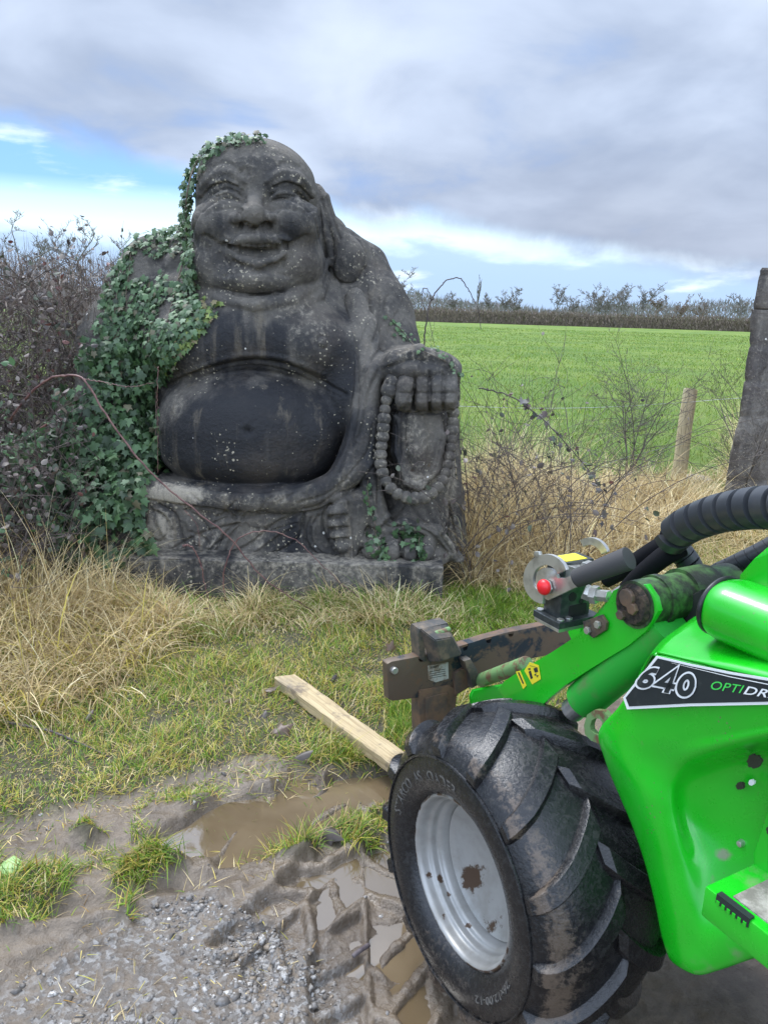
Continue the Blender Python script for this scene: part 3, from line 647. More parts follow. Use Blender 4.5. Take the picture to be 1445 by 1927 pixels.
def ground():
    def axis(lo, hi, st, far_lo, far_hi, g=1.13):
        a = list(np.arange(lo, hi, st)); s = st; p = a[-1]
        while p < far_hi: s *= g; p += s; a.append(p)
        s = st; p = lo; b = []
        while p > far_lo: s *= g; p -= s; b.append(p)
        return np.array(b[::-1] + a)
    X = axis(-1.75, .75, .0065, -900, 900, 1.15); Y = axis(.85, 2.75, .0065, -30, 1500, 1.15)
    gx, gy = np.meshgrid(X, Y, indexing='ij'); x, y = gx.ravel(), gy.ravel()
    z, mud, tuft, gravel, sheen = ground_fields(x, y)
    n, m = len(X), len(Y); i = np.arange(n - 1)[:, None] * m + np.arange(m - 1)[None]; Q = np.stack([i, i + m, i + m + 1, i + 1], -1).reshape(-1, 4)
    me = np_mesh('ground', np.stack([x, y, z], 1), Q, 4)
    for k, v in (('mud', mud * (1 - tuft)), ('gravel', gravel), ('sheen', sheen)): set_attr(me, k, v)
    M = Mat('ground', 0.7, spec=0.5); mud_, gr, sh = M.attr('mud'), M.attr('gravel'), M.attr('sheen')
    n1 = M.noise(3.5, 7, .6); n2 = M.noise(30, 6, .65); n3 = M.noise(160, 4, .6); n4 = M.noise(0.22, 7, .68); n5 = M.noise(1.3, 7, .72, stretch=(.7, .9, 1))
    md = M.mix(M.mr(n1, .35, .65), (0.092, 0.068, 0.046), (0.175, 0.134, 0.092)); md = M.mix(M.mr(n2, .45, .75, 0, .6), md, (0.215, 0.170, 0.122)); md = M.mix(M.mr(n3, .5, .8, 0, .4), md, (0.035, .028, .022))
    gv = M.voro(95, out='Color'); gsep = M.N('ShaderNodeSeparateColor'); M.L(gv, gsep.inputs[0])
    grc = M.mix(M.mr(gsep.outputs[0], .35, .9, 0, .75), (0.10, 0.085, 0.07), (0.27, .26, .245)); md = M.mix(M.math('MULTIPLY', gr, M.mr(n2, .35, .6)), md, grc)
    fld = M.mix(M.mr(n4, .42, .58), (0.105, 0.185, 0.016), (0.170, 0.240, 0.028)); fld = M.mix(M.mr(n5, .50, .72, 0, .75), fld, (0.052, 0.120, 0.014)); fld = M.mix(M.mr(n5, .44, .28, 0, .6), fld, (0.25, 0.285, 0.075)); fld = M.mix(M.mr(n2, .4, .75, 0, .3), fld, (.06, .12, .02))
    sp = M.N('ShaderNodeSeparateXYZ'); M.L(M.pos(), sp.inputs[0])
    soil = M.mix(M.mr(n2, .35, .65), (0.045, 0.038, 0.022), (0.085, 0.080, 0.035))
    near = M.mix(M.mr(sp.outputs[1], 4.6, 6.3), soil, fld)
    M.base(M.mix(mud_, near, md))
    wet = M.math('MULTIPLY', M.math('MULTIPLY', mud_, sh), M.mr(n1, .30, .62))
    M.rough(M.math('SUBTRACT', M.math('SUBTRACT', 0.85, M.math('MULTIPLY', mud_, .40)), M.math('MULTIPLY', wet, .36)))
    b = M.bump(n3, 0.5, .003); b = M.bump(n2, .7, .014, b); b = M.bump(M.noise(85, 6, .7), .45, .005, b)
    b = M.bump(M.math('MULTIPLY', M.voro(95), M.math('MULTIPLY', gr, mud_)), .25, .006, b)
    fl = M.mr(sp.outputs[1], 4.6, 6.3); M.bump(M.math('MULTIPLY', M.noise(14, 5, .7), fl), .9, .09, b)
    link('ground', me, M.m, smooth=True)['kind'] = 'structure'
    # standing water
    wx, wy = np.meshgrid(np.linspace(-1.2, 1.2, 60), np.linspace(.8, 2.6, 50), indexing='ij'); i = np.arange(59)[:, None] * 50 + np.arange(49)[None]
    wm = np_mesh('water', np.stack([wx.ravel(), wy.ravel(), np.full(wx.size, -0.0305)], 1), np.stack([i, i + 50, i + 51, i + 1], -1).reshape(-1, 4), 4)
    W = Mat('muddy water', 0.04, spec=0.5); W.b.inputs['IOR'].default_value = 1.5; W.b.inputs['Coat Weight'].default_value = .8; W.b.inputs['Coat Roughness'].default_value = .02; W.base(W.mix(W.mr(W.noise(3, 4), .4, .65), (0.120, 0.086, 0.048), (0.165, .122, .072)))
    W.bump(W.noise(9, 3, .5), .06, .01)
    link('puddle_water', wm, W.m, smooth=True)['kind'] = 'structure'

# ---------------------------------------------------------------- grass blades and leaves, all arrays
def blades(base, length, width, az, lean, curl, col, seg=4, twist=None):
    """ribbons: base (n,3); lean = tilt at the root, curl = extra tilt gained along the blade (radians)"""
    n = len(base); t = np.linspace(0, 1, seg + 1); d = np.stack([np.cos(az), np.sin(az), np.zeros(n)], 1); side_az = (az + np.pi / 2) if twist is None else twist
    sd = np.stack([np.cos(side_az), np.sin(side_az), np.zeros(n)], 1); P = np.zeros((n, seg + 1, 3)); P[:, 0] = base
    for k in range(1, seg + 1):
        a = lean + curl * ((k - .5) / seg); st = (length / seg)[:, None]
        P[:, k] = P[:, k - 1] + st * (np.sin(a)[:, None] * d + np.cos(a)[:, None] * np.array([0, 0, 1.0]))
    w = (width[:, None] * np.clip(1.02 - t ** 1.6, 0.04, 1)[None])[..., None]
    V = np.stack([P - .5 * w * sd[:, None], P + .5 * w * sd[:, None]], 2).reshape(-1, 3)
    i = np.arange(n)[:, None] * (2 * (seg + 1)) + np.arange(seg)[None] * 2; Q = np.stack([i, i + 1, i + 3, i + 2], -1).reshape(-1, 4)
    return V, Q, np.repeat(col, 2 * (seg + 1), 0)
def merge(parts):
    V, Q, K = [], [], []; n = 0
    for v, q, c in parts: V.append(v); Q.append(q + n); K.append(c); n += len(v)
    return np.concatenate(V), np.concatenate(Q), np.concatenate(K)
def veg(name, parts, mat, parent=None):
    V, Q, K = merge(parts); me = np_mesh(name, V, Q, Q.shape[1]); set_col(me, 'col', K); return link(name, me, mat, parent)
def mixcol(n, cols, w, jit=.18):
    cols = np.array(cols); i = RNG.choice(len(cols), n, p=np.array(w) / sum(w)); return np.clip(cols[i] * (1 + RNG.normal(0, jit, (n, 1))), 0.005, 1)
GREEN = [(.140, .255, .016), (.20, .31, .022), (.085, .170, .014), (.27, .34, .040)]
STRAW = [(.62, .48, .23), (.78, .64, .35), (.46, .34, .16), (.84, .73, .46), (.30, .22, .10)]
YELLOW = [(.52, .43, .08), (.40, .37, .05), (.58, .46, .13), (.36, .21, .05)]
def scatter(n, poly, dens=None):
    """n random ground points inside polygon (world xy)"""
    P = np.array(poly); out = []; c = 0
    while c < n:
        q = RNG.uniform(P.min(0), P.max(0), (n * 2, 2)); q = q[poly_sd(q[:, 0], q[:, 1], poly) > 0]
        if dens is not None: q = q[RNG.random(len(q)) < dens(q[:, 0], q[:, 1])]
        out.append(q); c += len(q)
    return np.concatenate(out)[:n]
def clump_blades(n, poly, L, W, cols, w, lean=(.1, .5), curl=(.3, 1.3), dens=None, clump=.5, seg=4, zoff=0.0):
    q = scatter(n, poly, dens); z = ground_z(q[:, 0], q[:, 1])
    ca = fbm(q[:, 0], q[:, 1], 3.2, 2, 40) * 6; az = ca * clump * 2 + RNG.uniform(0, 2 * np.pi, n) * (1 - clump * .5) * 1.0
    k = 0.75 + .9 * fbm(q[:, 0], q[:, 1], 5, 3, 44)
    return blades(np.column_stack([q, z + zoff]), RNG.uniform(*L, n) * k, RNG.uniform(*W, n), az, RNG.uniform(*lean, n), RNG.uniform(*curl, n), mixcol(n, cols, w), seg, az + np.pi / 2 + RNG.uniform(-.9, .9, n))
def hay_mat(): return leaf_mat('grass blade', .55, .35)

def grasses():
    gm = hay_mat()
    def notmud(x, y): _, mud, tuft, *_ = ground_fields(x, y); return np.where(mud * (1 - tuft) > .5, .03, 1.0)
    bank = gp((-500, 1560), (-300, 1180), (250, 1120), (860, 1110), (1000, 1060), (1300, 1000), (1900, 1000), (1900, 1200), (1300, 1330), (760, 1480), (500, 1460), (0, 1620))
    parts = [clump_blades(48000, bank, (.035, .10), (.0022, .0042), GREEN, (4, 4, 3, 1), (.1, .9), (.3, 1.6), notmud, .5),
             clump_blades(74000, bank, (.035, .11), (.0018, .0036), YELLOW + STRAW[:3], (5, 4, 3, 1.5, 3, 2, 2), (.3, 1.3), (.2, 1.5), notmud, .5)]
    for t, n in zip(TUFTS, (620, 1100, 420, 120, 60, 500)):
        parts.append(clump_blades(n, t, (.025, .085), (.002, .0040), GREEN + YELLOW + STRAW[2:3], (3, 3, 4, 2, 1, 2, 1, 1, 2), (.1, 1.4), (.2, 1.5), lambda x, y: ss(fbm(x, y, 16, 2, 200), -.5, .3), .8))
    # lush green at the foot of the plinth and beside the loader
    parts.append(clump_blades(2600, gp((560, 1170), (560, 1142), (860, 1138), (1000, 1110), (1000, 1180)), (.06, .15), (.003, .006), GREEN, (4, 4, 2, 2), (.1, .7), (.4, 1.6)))
    parts.append(clump_blades(3500, gp((840, 1200), (860, 1130), (1010, 1090), (1040, 1180), (900, 1230)), (.06, .13), (.003, .0055), GREEN + STRAW[:2], (4, 4, 2, 2, 1, 1), (.1, .7), (.4, 1.6)))
    parts.append(clump_blades(1200, gp((720, 1400), (740, 1330), (800, 1330), (820, 1400)), (.04, .09), (.002, .004), GREEN, (4, 4, 2, 2)))
    mleft = gp((-120, 1900), (-50, 1560), (330, 1480), (520, 1440), (740, 1440), (740, 1560), (480, 1640), (300, 1700), (100, 1800))
    parts.append(clump_blades(2600, mleft, (.02, .06), (.0018, .0034), GREEN + YELLOW + STRAW[:2], (3, 3, 2, 1, 2, 2, 1, 1, 2, 1), (.3, 1.3), (.2, 1.3), lambda x, y: (fbm(x, y, 4.5, 3, 123) > .28) * 1.0 + .02))
    parts.append(clump_blades(1500, gp((-100, 1640), (-100, 1480), (330, 1430), (740, 1400), (740, 1470), (330, 1510), (0, 1590)), (.03, .09), (.0018, .0036), GREEN + STRAW[:3] + YELLOW, (2, 2, 2, 1, 2, 2, 2, 2, 2, 1, 2), (.7, 1.5), (.1, .8)))
    parts.append(clump_blades(350, gp((-100, 1900), (0, 1560), (520, 1560), (600, 1800), (300, 1990)), (.02, .05), (.0015, .003), STRAW[:3] + YELLOW, (2, 2, 2, 3, 2, 1, 1), (.9, 1.5), (.1, .6)))
    tag(veg('verge_grass', parts, gm), 'short mixed green and yellowing grass on the verge before the statue', 'grass', kind='stuff')
    # tall winter straw: heaps of long bent blades
    dry = []
    lp = gp((-500, 1330), (-300, 1080), (-60, 1040), (120, 1090), (260, 1150), (330, 1180), (300, 1260), (210, 1330), (60, 1370), (-200, 1420))
    dry.append(clump_blades(8500, lp, (.20, .48), (.0028, .0065), STRAW + YELLOW[:1], (4, 2, 4, 1.5, 6, 2), (.05, 1.2), (.7, 2.6), None, .55, 6))
    dry.append(clump_blades(700, gp((-300, 1080), (0, 1060), (230, 1130), (160, 1190), (-100, 1200)), (.35, .65), (.002, .005), STRAW, (4, 4, 2, 3, 1), (.0, .5), (.3, 2.0), None, .4, 7))
    dry.append(clump_blades(4200, gp((240, 1160), (300, 1140), (860, 1145), (880, 1180), (300, 1215)), (.12, .30), (.0022, .005), STRAW + GREEN[:2], (4, 3, 3, 2, 2, 2, 2), (.2, .9), (.6, 2.2), None, .4, 5))
    dry.append(clump_blades(1800, gp((150, 1160), (240, 1138), (340, 1142), (360, 1172), (230, 1205)), (.20, .42), (.0025, .006), STRAW + GREEN[:1], (4, 3, 3, 3, 2, 1), (.1, .9), (.6, 2.4), None, .5, 6))
    rp = gp((875, 1120), (870, 1000), (900, 940), (1050, 915), (1260, 930), (1330, 1000), (1250, 1060), (1050, 1130))
    dry.append(clump_blades(14000, rp, (.25, .62), (.0035, .0075), STRAW, (4, 2, 5, 1.5, 5), (.05, .9), (.8, 2.5), None, .55, 6))
    dry.append(clump_blades(2500, gp((865, 1060), (865, 960), (960, 930), (1060, 960), (1040, 1050)), (.5, .95), (.003, .005), STRAW, (4, 4, 2, 3, 1), (.0, .5), (.3, 2.0), None, .4, 7))
    dry.append(clump_blades(1500, gp((862, 1080), (866, 985), (1000, 960), (1010, 1040)), (.6, 1.1), (.0028, .005), STRAW + [(.20, .13, .08)], (4, 4, 3, 3, 1, 3), (.0, .5), (.2, 1.6), None, .4, 7))
    r2 = gp((1190, 960), (1190, 925), (1340, 900), (1420, 860), (1800, 850), (1900, 1000), (1500, 1060), (1250, 1010))
    dry.append(clump_blades(12000, r2, (.22, .5), (.0035, .0075), STRAW, (4, 3, 4, 3, 2), (.05, .9), (.8, 2.5), None, .55, 6))
    dry.append(clump_blades(2600, gp((1370, 900), (1380, 850), (1460, 830), (1600, 830), (1600, 930)), (.5, .9), (.004, .006), STRAW, (4, 4, 2, 3, 1), (.0, .6), (.3, 1.8), None, .4, 7))
    # straw lying flat where the machine has passed
    fl = gp((1100, 1110), (1050, 1010), (1200, 955), (1500, 960), (1900, 1000), (1900, 1150), (1500, 1180))
    dry.append(clump_blades(12000, fl, (.15, .4), (.0025, .0045), STRAW + [(.25, .17, .09)], (3, 3, 3, 2, 2, 3), (1.2, 1.5), (.0, .35), None, .6, 4, .01))
    tag(veg('dry_grass', dry, gm), 'tall bleached winter grass drooping around the statue and the fence', 'grass', kind='stuff')
    # the green field
    def fdens(x, y): return np.clip(9 / np.maximum(y, 1), 0.02, 1) ** 1.5
    fp = [(-9, 5.6), (.6, 5.6), (1.6, 6.6), (5.5, 6.2), (9, 6.0), (52, 75), (-34, 75)]
    q = scatter(120000, fp, fdens); d = q[:, 1]; n = len(q); z = ground_z(q[:, 0], q[:, 1]); az = RNG.uniform(0, 6.28, n)
    patch = fbm(q[:, 0], q[:, 1], .9, 3, 60)
    c = mixcol(n, [(.14, .235, .022), (.19, .28, .032), (.085, .165, .018), (.32, .33, .08)], (4, 4, 3, 1.3), .12); c = c * (1 + .55 * patch)[:, None]
    tag(veg('field_grass', [blades(np.column_stack([q, z]), RNG.uniform(.05, .11, n) * (1 + .5 * patch), .0030 + .00055 * d, az, RNG.uniform(.1, .8, n), RNG.uniform(.2, 1.2, n), c, 2, az * 0 + RNG.uniform(-.8, .8, n))], gm), 'bright green pasture grass in the field beyond the fence', 'grass', kind='stuff')

def stones():
    q = np.concatenate([scatter(1500, GRAVEL, lambda x, y: ss(fbm(x, y, 4, 3, 70), -.35, .5) ** 1.2), scatter(260, MUD, lambda x, y: (np.abs(y - 1.8) < 1.0) & (x > -1.5) & (x < .6))])
    bm = bmesh.new(); bmesh.ops.create_icosphere(bm, subdivisions=1, radius=1); T = np.array([v.co for v in bm.verts]); Fc = np.array([[v.index for v in f.verts] for f in bm.faces]); bm.free()
    n = len(q); s = RNG.lognormal(-5.35, .55, n).clip(.0016, .0125); R_ = RNG.normal(size=(n, 3, 3)); U, _, _ = np.linalg.svd(R_); sc = s[:, None] * RNG.uniform(.55, 1.2, (n, 3))
    V = (T[None] * (1 + .5 * RNG.normal(size=(n, len(T), 1)).clip(-.9, .9))) * sc[:, None]; V = np.einsum('nij,nkj->nki', U, V); V[..., 2] *= .6
    V += np.column_stack([q, ground_z(q[:, 0], q[:, 1]) - s * .12])[:, None]
    me = np_mesh('gravel', V.reshape(-1, 3), (Fc[None] + np.arange(n)[:, None, None] * len(T)).reshape(-1, 3), 3)
    set_col(me, 'col', np.repeat(mixcol(n, [(.30, .28, .255), (.19, .18, .17), (.44, .42, .39), (.11, .10, .09), (.24, .19, .135)], (3, 3, 1.5, 3, 1), .15), len(T), 0))
    M = Mat('gravel', .55); M.base(M.mix(M.mr(M.noise(160, 4), .38, .62, 0, .75), M.attr('col', True), (.09, .075, .06)))
    tag(link('gravel', me, M.m), 'pale limestone chippings trodden into the mud', 'gravel', kind='stuff')

# ---------------------------------------------------------------- leaves, ivy, brambles, trees
IVY = np.array([(0, .38), (0, 0), (.22, -.13), (.47, .02), (.36, .24), (.58, .58), (.24, .60), (0, 1.08), (-.24, .60), (-.58, .58), (-.36, .24), (-.47, .02), (-.22, -.13)])
OVAL = np.array([(0, .45), (0, 0), (.20, .12), (.33, .38), (.28, .68), (0, 1.0), (-.28, .68), (-.33, .38), (-.20, .12)])
def leafcloud(pos, nrm, tip, size, col, shape=IVY, fold=.22):
    n, m = len(pos), len(shape); nrm = nrm / np.linalg.norm(nrm, axis=1)[:, None]; tip = tip - nrm * (tip * nrm).sum(1)[:, None]; tip /= np.linalg.norm(tip, axis=1)[:, None] + 1e-9
    sd = np.cross(tip, nrm); S = shape[None] * size[:, None, None]; z = (-np.abs(shape[:, 0]) * fold - (shape[:, 1] - .4) ** 2 * .25)[None] * size[:, None]
    V = pos[:, None] + S[..., 0:1] * sd[:, None] + S[..., 1:2] * tip[:, None] + z[..., None] * nrm[:, None]
    r = np.arange(1, m); T = np.stack([np.zeros(m - 1, int), r, np.roll(r, -1)], 1)
    return V.reshape(-1, 3), (T[None] + np.arange(n)[:, None, None] * m).reshape(-1, 3), np.repeat(col, m, 0)
def in_px(n, poly):
    P = np.array(poly, float); out = np.zeros((0, 2))
    while len(out) < n:
        q = RNG.uniform(P.min(0), P.max(0), (n * 3, 2)); out = np.concatenate([out, q[poly_sd(q[:, 0], q[:, 1], P) > 0]])
    return out[:n]
IVYG = [(.058, .118, .042), (.095, .165, .068), (.040, .082, .030), (.16, .23, .125), (.028, .056, .022), (.13, .12, .07)]
NEWG = [(.16, .22, .05), (.22, .27, .07), (.10, .16, .05), (.20, .17, .08)]
DULL = [(.105, .078, .066), (.15, .12, .10), (.070, .085, .050), (.20, .17, .14), (.06, .048, .042), (.14, .06, .05)]

def ivy(SV):
    V, Nn, px, py, front = SV
    g = 5.0; W_, H_ = 200, 260; buf = np.full((W_, H_), 9e9); nb = np.zeros((W_, H_, 3))
    m = np.where(front & (px > 0) & (px < W_ * g) & (py > 0) & (py < H_ * g))[0]; m = m[np.argsort(-V[m, 1])]
    ci, cj = (px[m] / g).astype(int), (py[m] / g).astype(int); buf[ci, cj] = V[m, 1]; nb[ci, cj] = Nn[m]
    stone_Y, stone_N = buf, nb
    def place(q, off, fallback=4.35):
        i = np.clip((q[:, 0] / g).astype(int), 0, W_ - 1); j = np.clip((q[:, 1] / g).astype(int), 0, H_ - 1); Y = stone_Y[i, j].copy(); N_ = stone_N[i, j].copy()
        bad = (Y > 100) | (q[:, 0] < 0)
        Y[bad] = fallback + .12 * fbm(q[bad, 0], q[bad, 1], .02, 2, 5); N_[bad] = (-.25, -.9, .35)
        P = np.array([atY(a, b, c) for (a, b), c in zip(q, Y)]) + N_ * off[:, None]; return P, N_
    def lv(q, off, size, cols, w, tilt=.45, fb=4.35, shape=IVY):
        P, N_ = place(q, off, fb); n = len(q); nr = N_ + RNG.normal(0, tilt, (n, 3)) + (0, -.25, .15); tp = np.tile([0, -.15, -1.0], (n, 1)) + RNG.normal(0, .5, (n, 3)); tp[:, 1] -= .1
        return leafcloud(P, nr, tp, size, mixcol(n, cols, w, .15), shape)
    U = RNG.uniform
    root = empty('ivy', (-1.3, 4.2, 0), 'dense green ivy creeping up the left flank and shoulder of the stone statue', 'climbing plant')
    parts = []
    A = [((505, 262), (440, 259), (395, 272), (366, 305), (350, 345), (343, 410), (350, 520), (372, 548), (368, 470), (363, 410), (374, 335), (398, 295), (440, 273), (500, 270))]
    q = in_px(420, A[0]); parts.append(lv(q, U(.0, .05, len(q)), U(.022, .038, len(q)), IVYG, (3, 4, 2, 2.5, 1.5, 1), .5, 4.62))
    B_ = ((345, 425), (300, 432), (250, 455), (218, 495), (196, 560), (180, 620), (184, 700), (230, 730), (312, 725), (330, 690), (352, 645), (395, 608), (372, 560), (356, 480))
    q = in_px(1900, B_); keep = (np.hypot((q[:, 0] - 333), (q[:, 1] - 507)) > 25) & (fbm(q[:, 0], q[:, 1], .022, 3, 90) > -.40 + .5 * np.exp(-(((q[:, 0] - 262) / 40) ** 2 + ((q[:, 1] - 520) / 60) ** 2)))
    q = q[keep]; parts.append(lv(q, U(.0, .035, len(q)), U(.022, .041, len(q)), IVYG, (4, 4, 3, 1.5, 2, 1), .35))
    C_ = ((185, 640), (300, 650), (312, 700), (302, 760), (286, 800), (298, 880), (280, 925), (262, 1000), (262, 1070), (280, 1100), (240, 1135), (190, 1110), (150, 1050), (100, 1000), (50, 930), (10, 870), (50, 825), (130, 800), (150, 740))
    q = in_px(3000, C_); q = q[fbm(q[:, 0], q[:, 1], .018, 3, 91) > -.38]; parts.append(lv(q, U(.0, .16, len(q)), U(.027, .052, len(q)), IVYG, (3, 2, 4, .7, 3, .5), .5, 4.28))
    q = in_px(900, ((60, 860), (150, 820), (270, 830), (270, 1080), (180, 1080), (110, 990))); parts.append(lv(q, U(.10, .22, len(q)), U(.035, .062, len(q)), IVYG, (3, 2, 4, .8, 3, .5), .5, 4.25))
    q = np.concatenate([in_px(70, ((330, 640), (372, 590), (384, 556), (392, 566), (400, 590), (350, 660))), in_px(60, ((360, 620), (408, 560), (420, 570), (414, 590), (372, 640), (340, 668))), in_px(70, ((290, 690), (330, 640), (352, 655), (310, 700)))])
    parts.append(lv(q, U(.0, .02, len(q)), U(.022, .036, len(q)), NEWG + IVYG[:2], (4, 3, 3, 1, 2, 2), .4))
    def strand(pts, n, s, cols, w, j=4, off=.01):
        P = curve_pts(np.array(pts, float), 60); k = RNG.integers(0, len(P), n); q = P[k] + RNG.normal(0, j, (n, 2)); return lv(q, U(0, off * 2, n), U(*s, n), cols, w, .5)
    parts += [strand(((722, 592), (738, 606), (752, 624), (768, 640), (782, 655)), 30, (.018, .03), IVYG, (2, 3, 1, 5, 0, 0)), strand(((786, 655), (815, 660), (845, 682), (862, 705)), 26, (.015, .026), IVYG, (2, 3, 1, 4, 0, 0)),
              strand(((702, 990), (712, 1030), (728, 1060), (745, 1090)), 70, (.022, .036), IVYG, (4, 3, 2, 1, 2, 0), 9), strand(((752, 990), (775, 1010), (790, 1030), (785, 1060), (760, 1090)), 80, (.022, .036), IVYG, (4, 3, 2, 1, 2, 0), 9),
              strand(((694, 905), (692, 940), (705, 975)), 14, (.02, .03), IVYG, (4, 3, 2, 0, 2, 0)), strand(((740, 1085), (765, 1105), (800, 1110)), 60, (.022, .036), IVYG, (4, 3, 2, 1, 2, 0), 10),
              strand(((294, 690), (296, 760), (300, 800), (294, 870), (300, 890)), 50, (.025, .04), IVYG + NEWG[2:3], (4, 3, 2, 0, 1, 0, 2), 5, .03), strand(((206, 1000), (250, 1090), (262, 1140), (330, 1060)), 40, (.022, .04), IVYG, (4, 3, 2, 0, 2, 0), 14, .03)]
    veg('leaves', parts, leaf_mat('ivy leaf', .52, .2), root)
    st = Geo()
    for pts, r in ((((500, 268), (440, 268), (395, 284), (366, 320), (352, 380), (350, 460), (330, 560), (300, 680)), .004), (((410, 565), (380, 610), (330, 660), (290, 700), (270, 800)), .003), (((250, 470), (245, 520), (240, 560), (250, 620)), .003), (((230, 500), (215, 640), (220, 800), (200, 950), (230, 1130)), .006),
                   (((722, 590), (752, 622), (784, 656), (845, 684)), .002), (((705, 985), (712, 1035), (740, 1090), (750, 1135)), .0025), (((790, 1000), (788, 1050), (760, 1095), (752, 1140)), .0025), (((692, 900), (696, 950), (712, 1000)), .002), (((294, 690), (298, 800), (290, 900), (270, 1040), (255, 1120)), .003)):
        q = curve_pts(np.array(pts, float), 30); P, _ = place(q, np.full(len(q), .012)); P = np.array([P[max(0, i - 2):i + 3].mean(0) for i in range(len(P))]); st.tube(P, r, 5)
    me = st.mesh('stems'); M = Mat('ivy stem', .8); M.base((.11, .085, .06)); link('stems', me, M.m, root, smooth=True)

def bark(name, a, b, rough=.85):
    M = Mat(name, rough); M.base(M.mix(M.mr(M.noise(30, 4), .35, .65), a, b)); return M.m
def cane(pts, r0, r1, rnd, thorns=24):
    """arching cane through (px, py, Y); returns Geo with thorns"""
    P = curve_pts([atY(*p) for p in pts], 60); P = P + RNG.normal(0, .0022, P.shape); R_ = np.linspace(r0, r1, len(P)); G_ = Geo().tube(P, R_, 7)
    for _ in range(thorns):
        i = rnd.randrange(2, len(P) - 2); d = np.array([rnd.gauss(0, 1) for _ in range(3)]); d /= np.linalg.norm(d); G_.tube([P[i], P[i] + d * (R_[i] + .006)], [R_[i] * .5, .0003], 4)
    return G_, P
def arch(base, az, length, up, droop, n=14, wig=.03):
    """free growing stem"""
    P = [np.array(base, float)]; a = up; z = az
    for _ in range(n):
        a += droop / n + RNG.normal(0, wig); z += RNG.normal(0, wig * 2); P.append(P[-1] + length / n * np.array([math.sin(a) * math.cos(z), math.sin(a) * math.sin(z), math.cos(a)]))
    return np.array(P)
def thicket(name, label, cat, xr, yr, n, hh, leaves, twigs, root=None, group=None, dens=1, cols=DULL, cw=(3, 3, 2, 2, 2, .6), lean=(.0, .5), droop=(.6, 2.2), rad=(.002, .0045), lsz=(.022, .045), tl=(.08, .32), cap=None, xlim=99):
    r = root or empty(name, ((xr[0] + xr[1]) / 2, (yr[0] + yr[1]) / 2, 0), label, cat, group); G_ = Geo(); pts = []
    for _ in range(n):
        x, y = RNG.uniform(*xr), RNG.uniform(*yr); h = hh(x, y) * RNG.uniform(.75, 1.25); P = arch((x, y, 0), RNG.uniform(0, 6.28), h * 1.25, RNG.uniform(*lean), RNG.uniform(*droop)); rr = RNG.uniform(*rad); P[:, 0] = np.where(P[:, 0] > xlim, 2 * xlim - P[:, 0], P[:, 0]); P[:, 2] *= min(1, (cap(x, y) if cap else 9) * RNG.uniform(.8, 1.03) / P[:, 2].max()); G_.tube(P, np.linspace(rr, rr * .4, len(P)), 4, False); pts.append(P[3:])
    A = np.concatenate(pts); k = RNG.integers(0, len(A), twigs)
    for i in k:
        P = arch(A[i], RNG.uniform(0, 6.28), RNG.uniform(*tl), RNG.uniform(.2, 2.2), RNG.uniform(-.8, .8), 4, .18); G_.tube(P, np.linspace(rad[0] * .8, rad[0] * .3, len(P)), 3, False); pts.append(P[2:])
    link('stems', G_.mesh('stems'), STEM, r, smooth=True)
    if leaves:
        A = np.concatenate(pts); i = RNG.integers(0, len(A), leaves); n_ = leaves; nr = RNG.normal(0, .7, (n_, 3)) + (0, -.4, .5); tp = RNG.normal(0, .6, (n_, 3)) + (0, 0, -.5)
        veg('leaves', [leafcloud(A[i] + RNG.normal(0, .012, (n_, 3)), nr, tp, RNG.uniform(*lsz, n_), mixcol(n_, cols, cw, .2), OVAL, .5)], DLEAF, r)
    return r

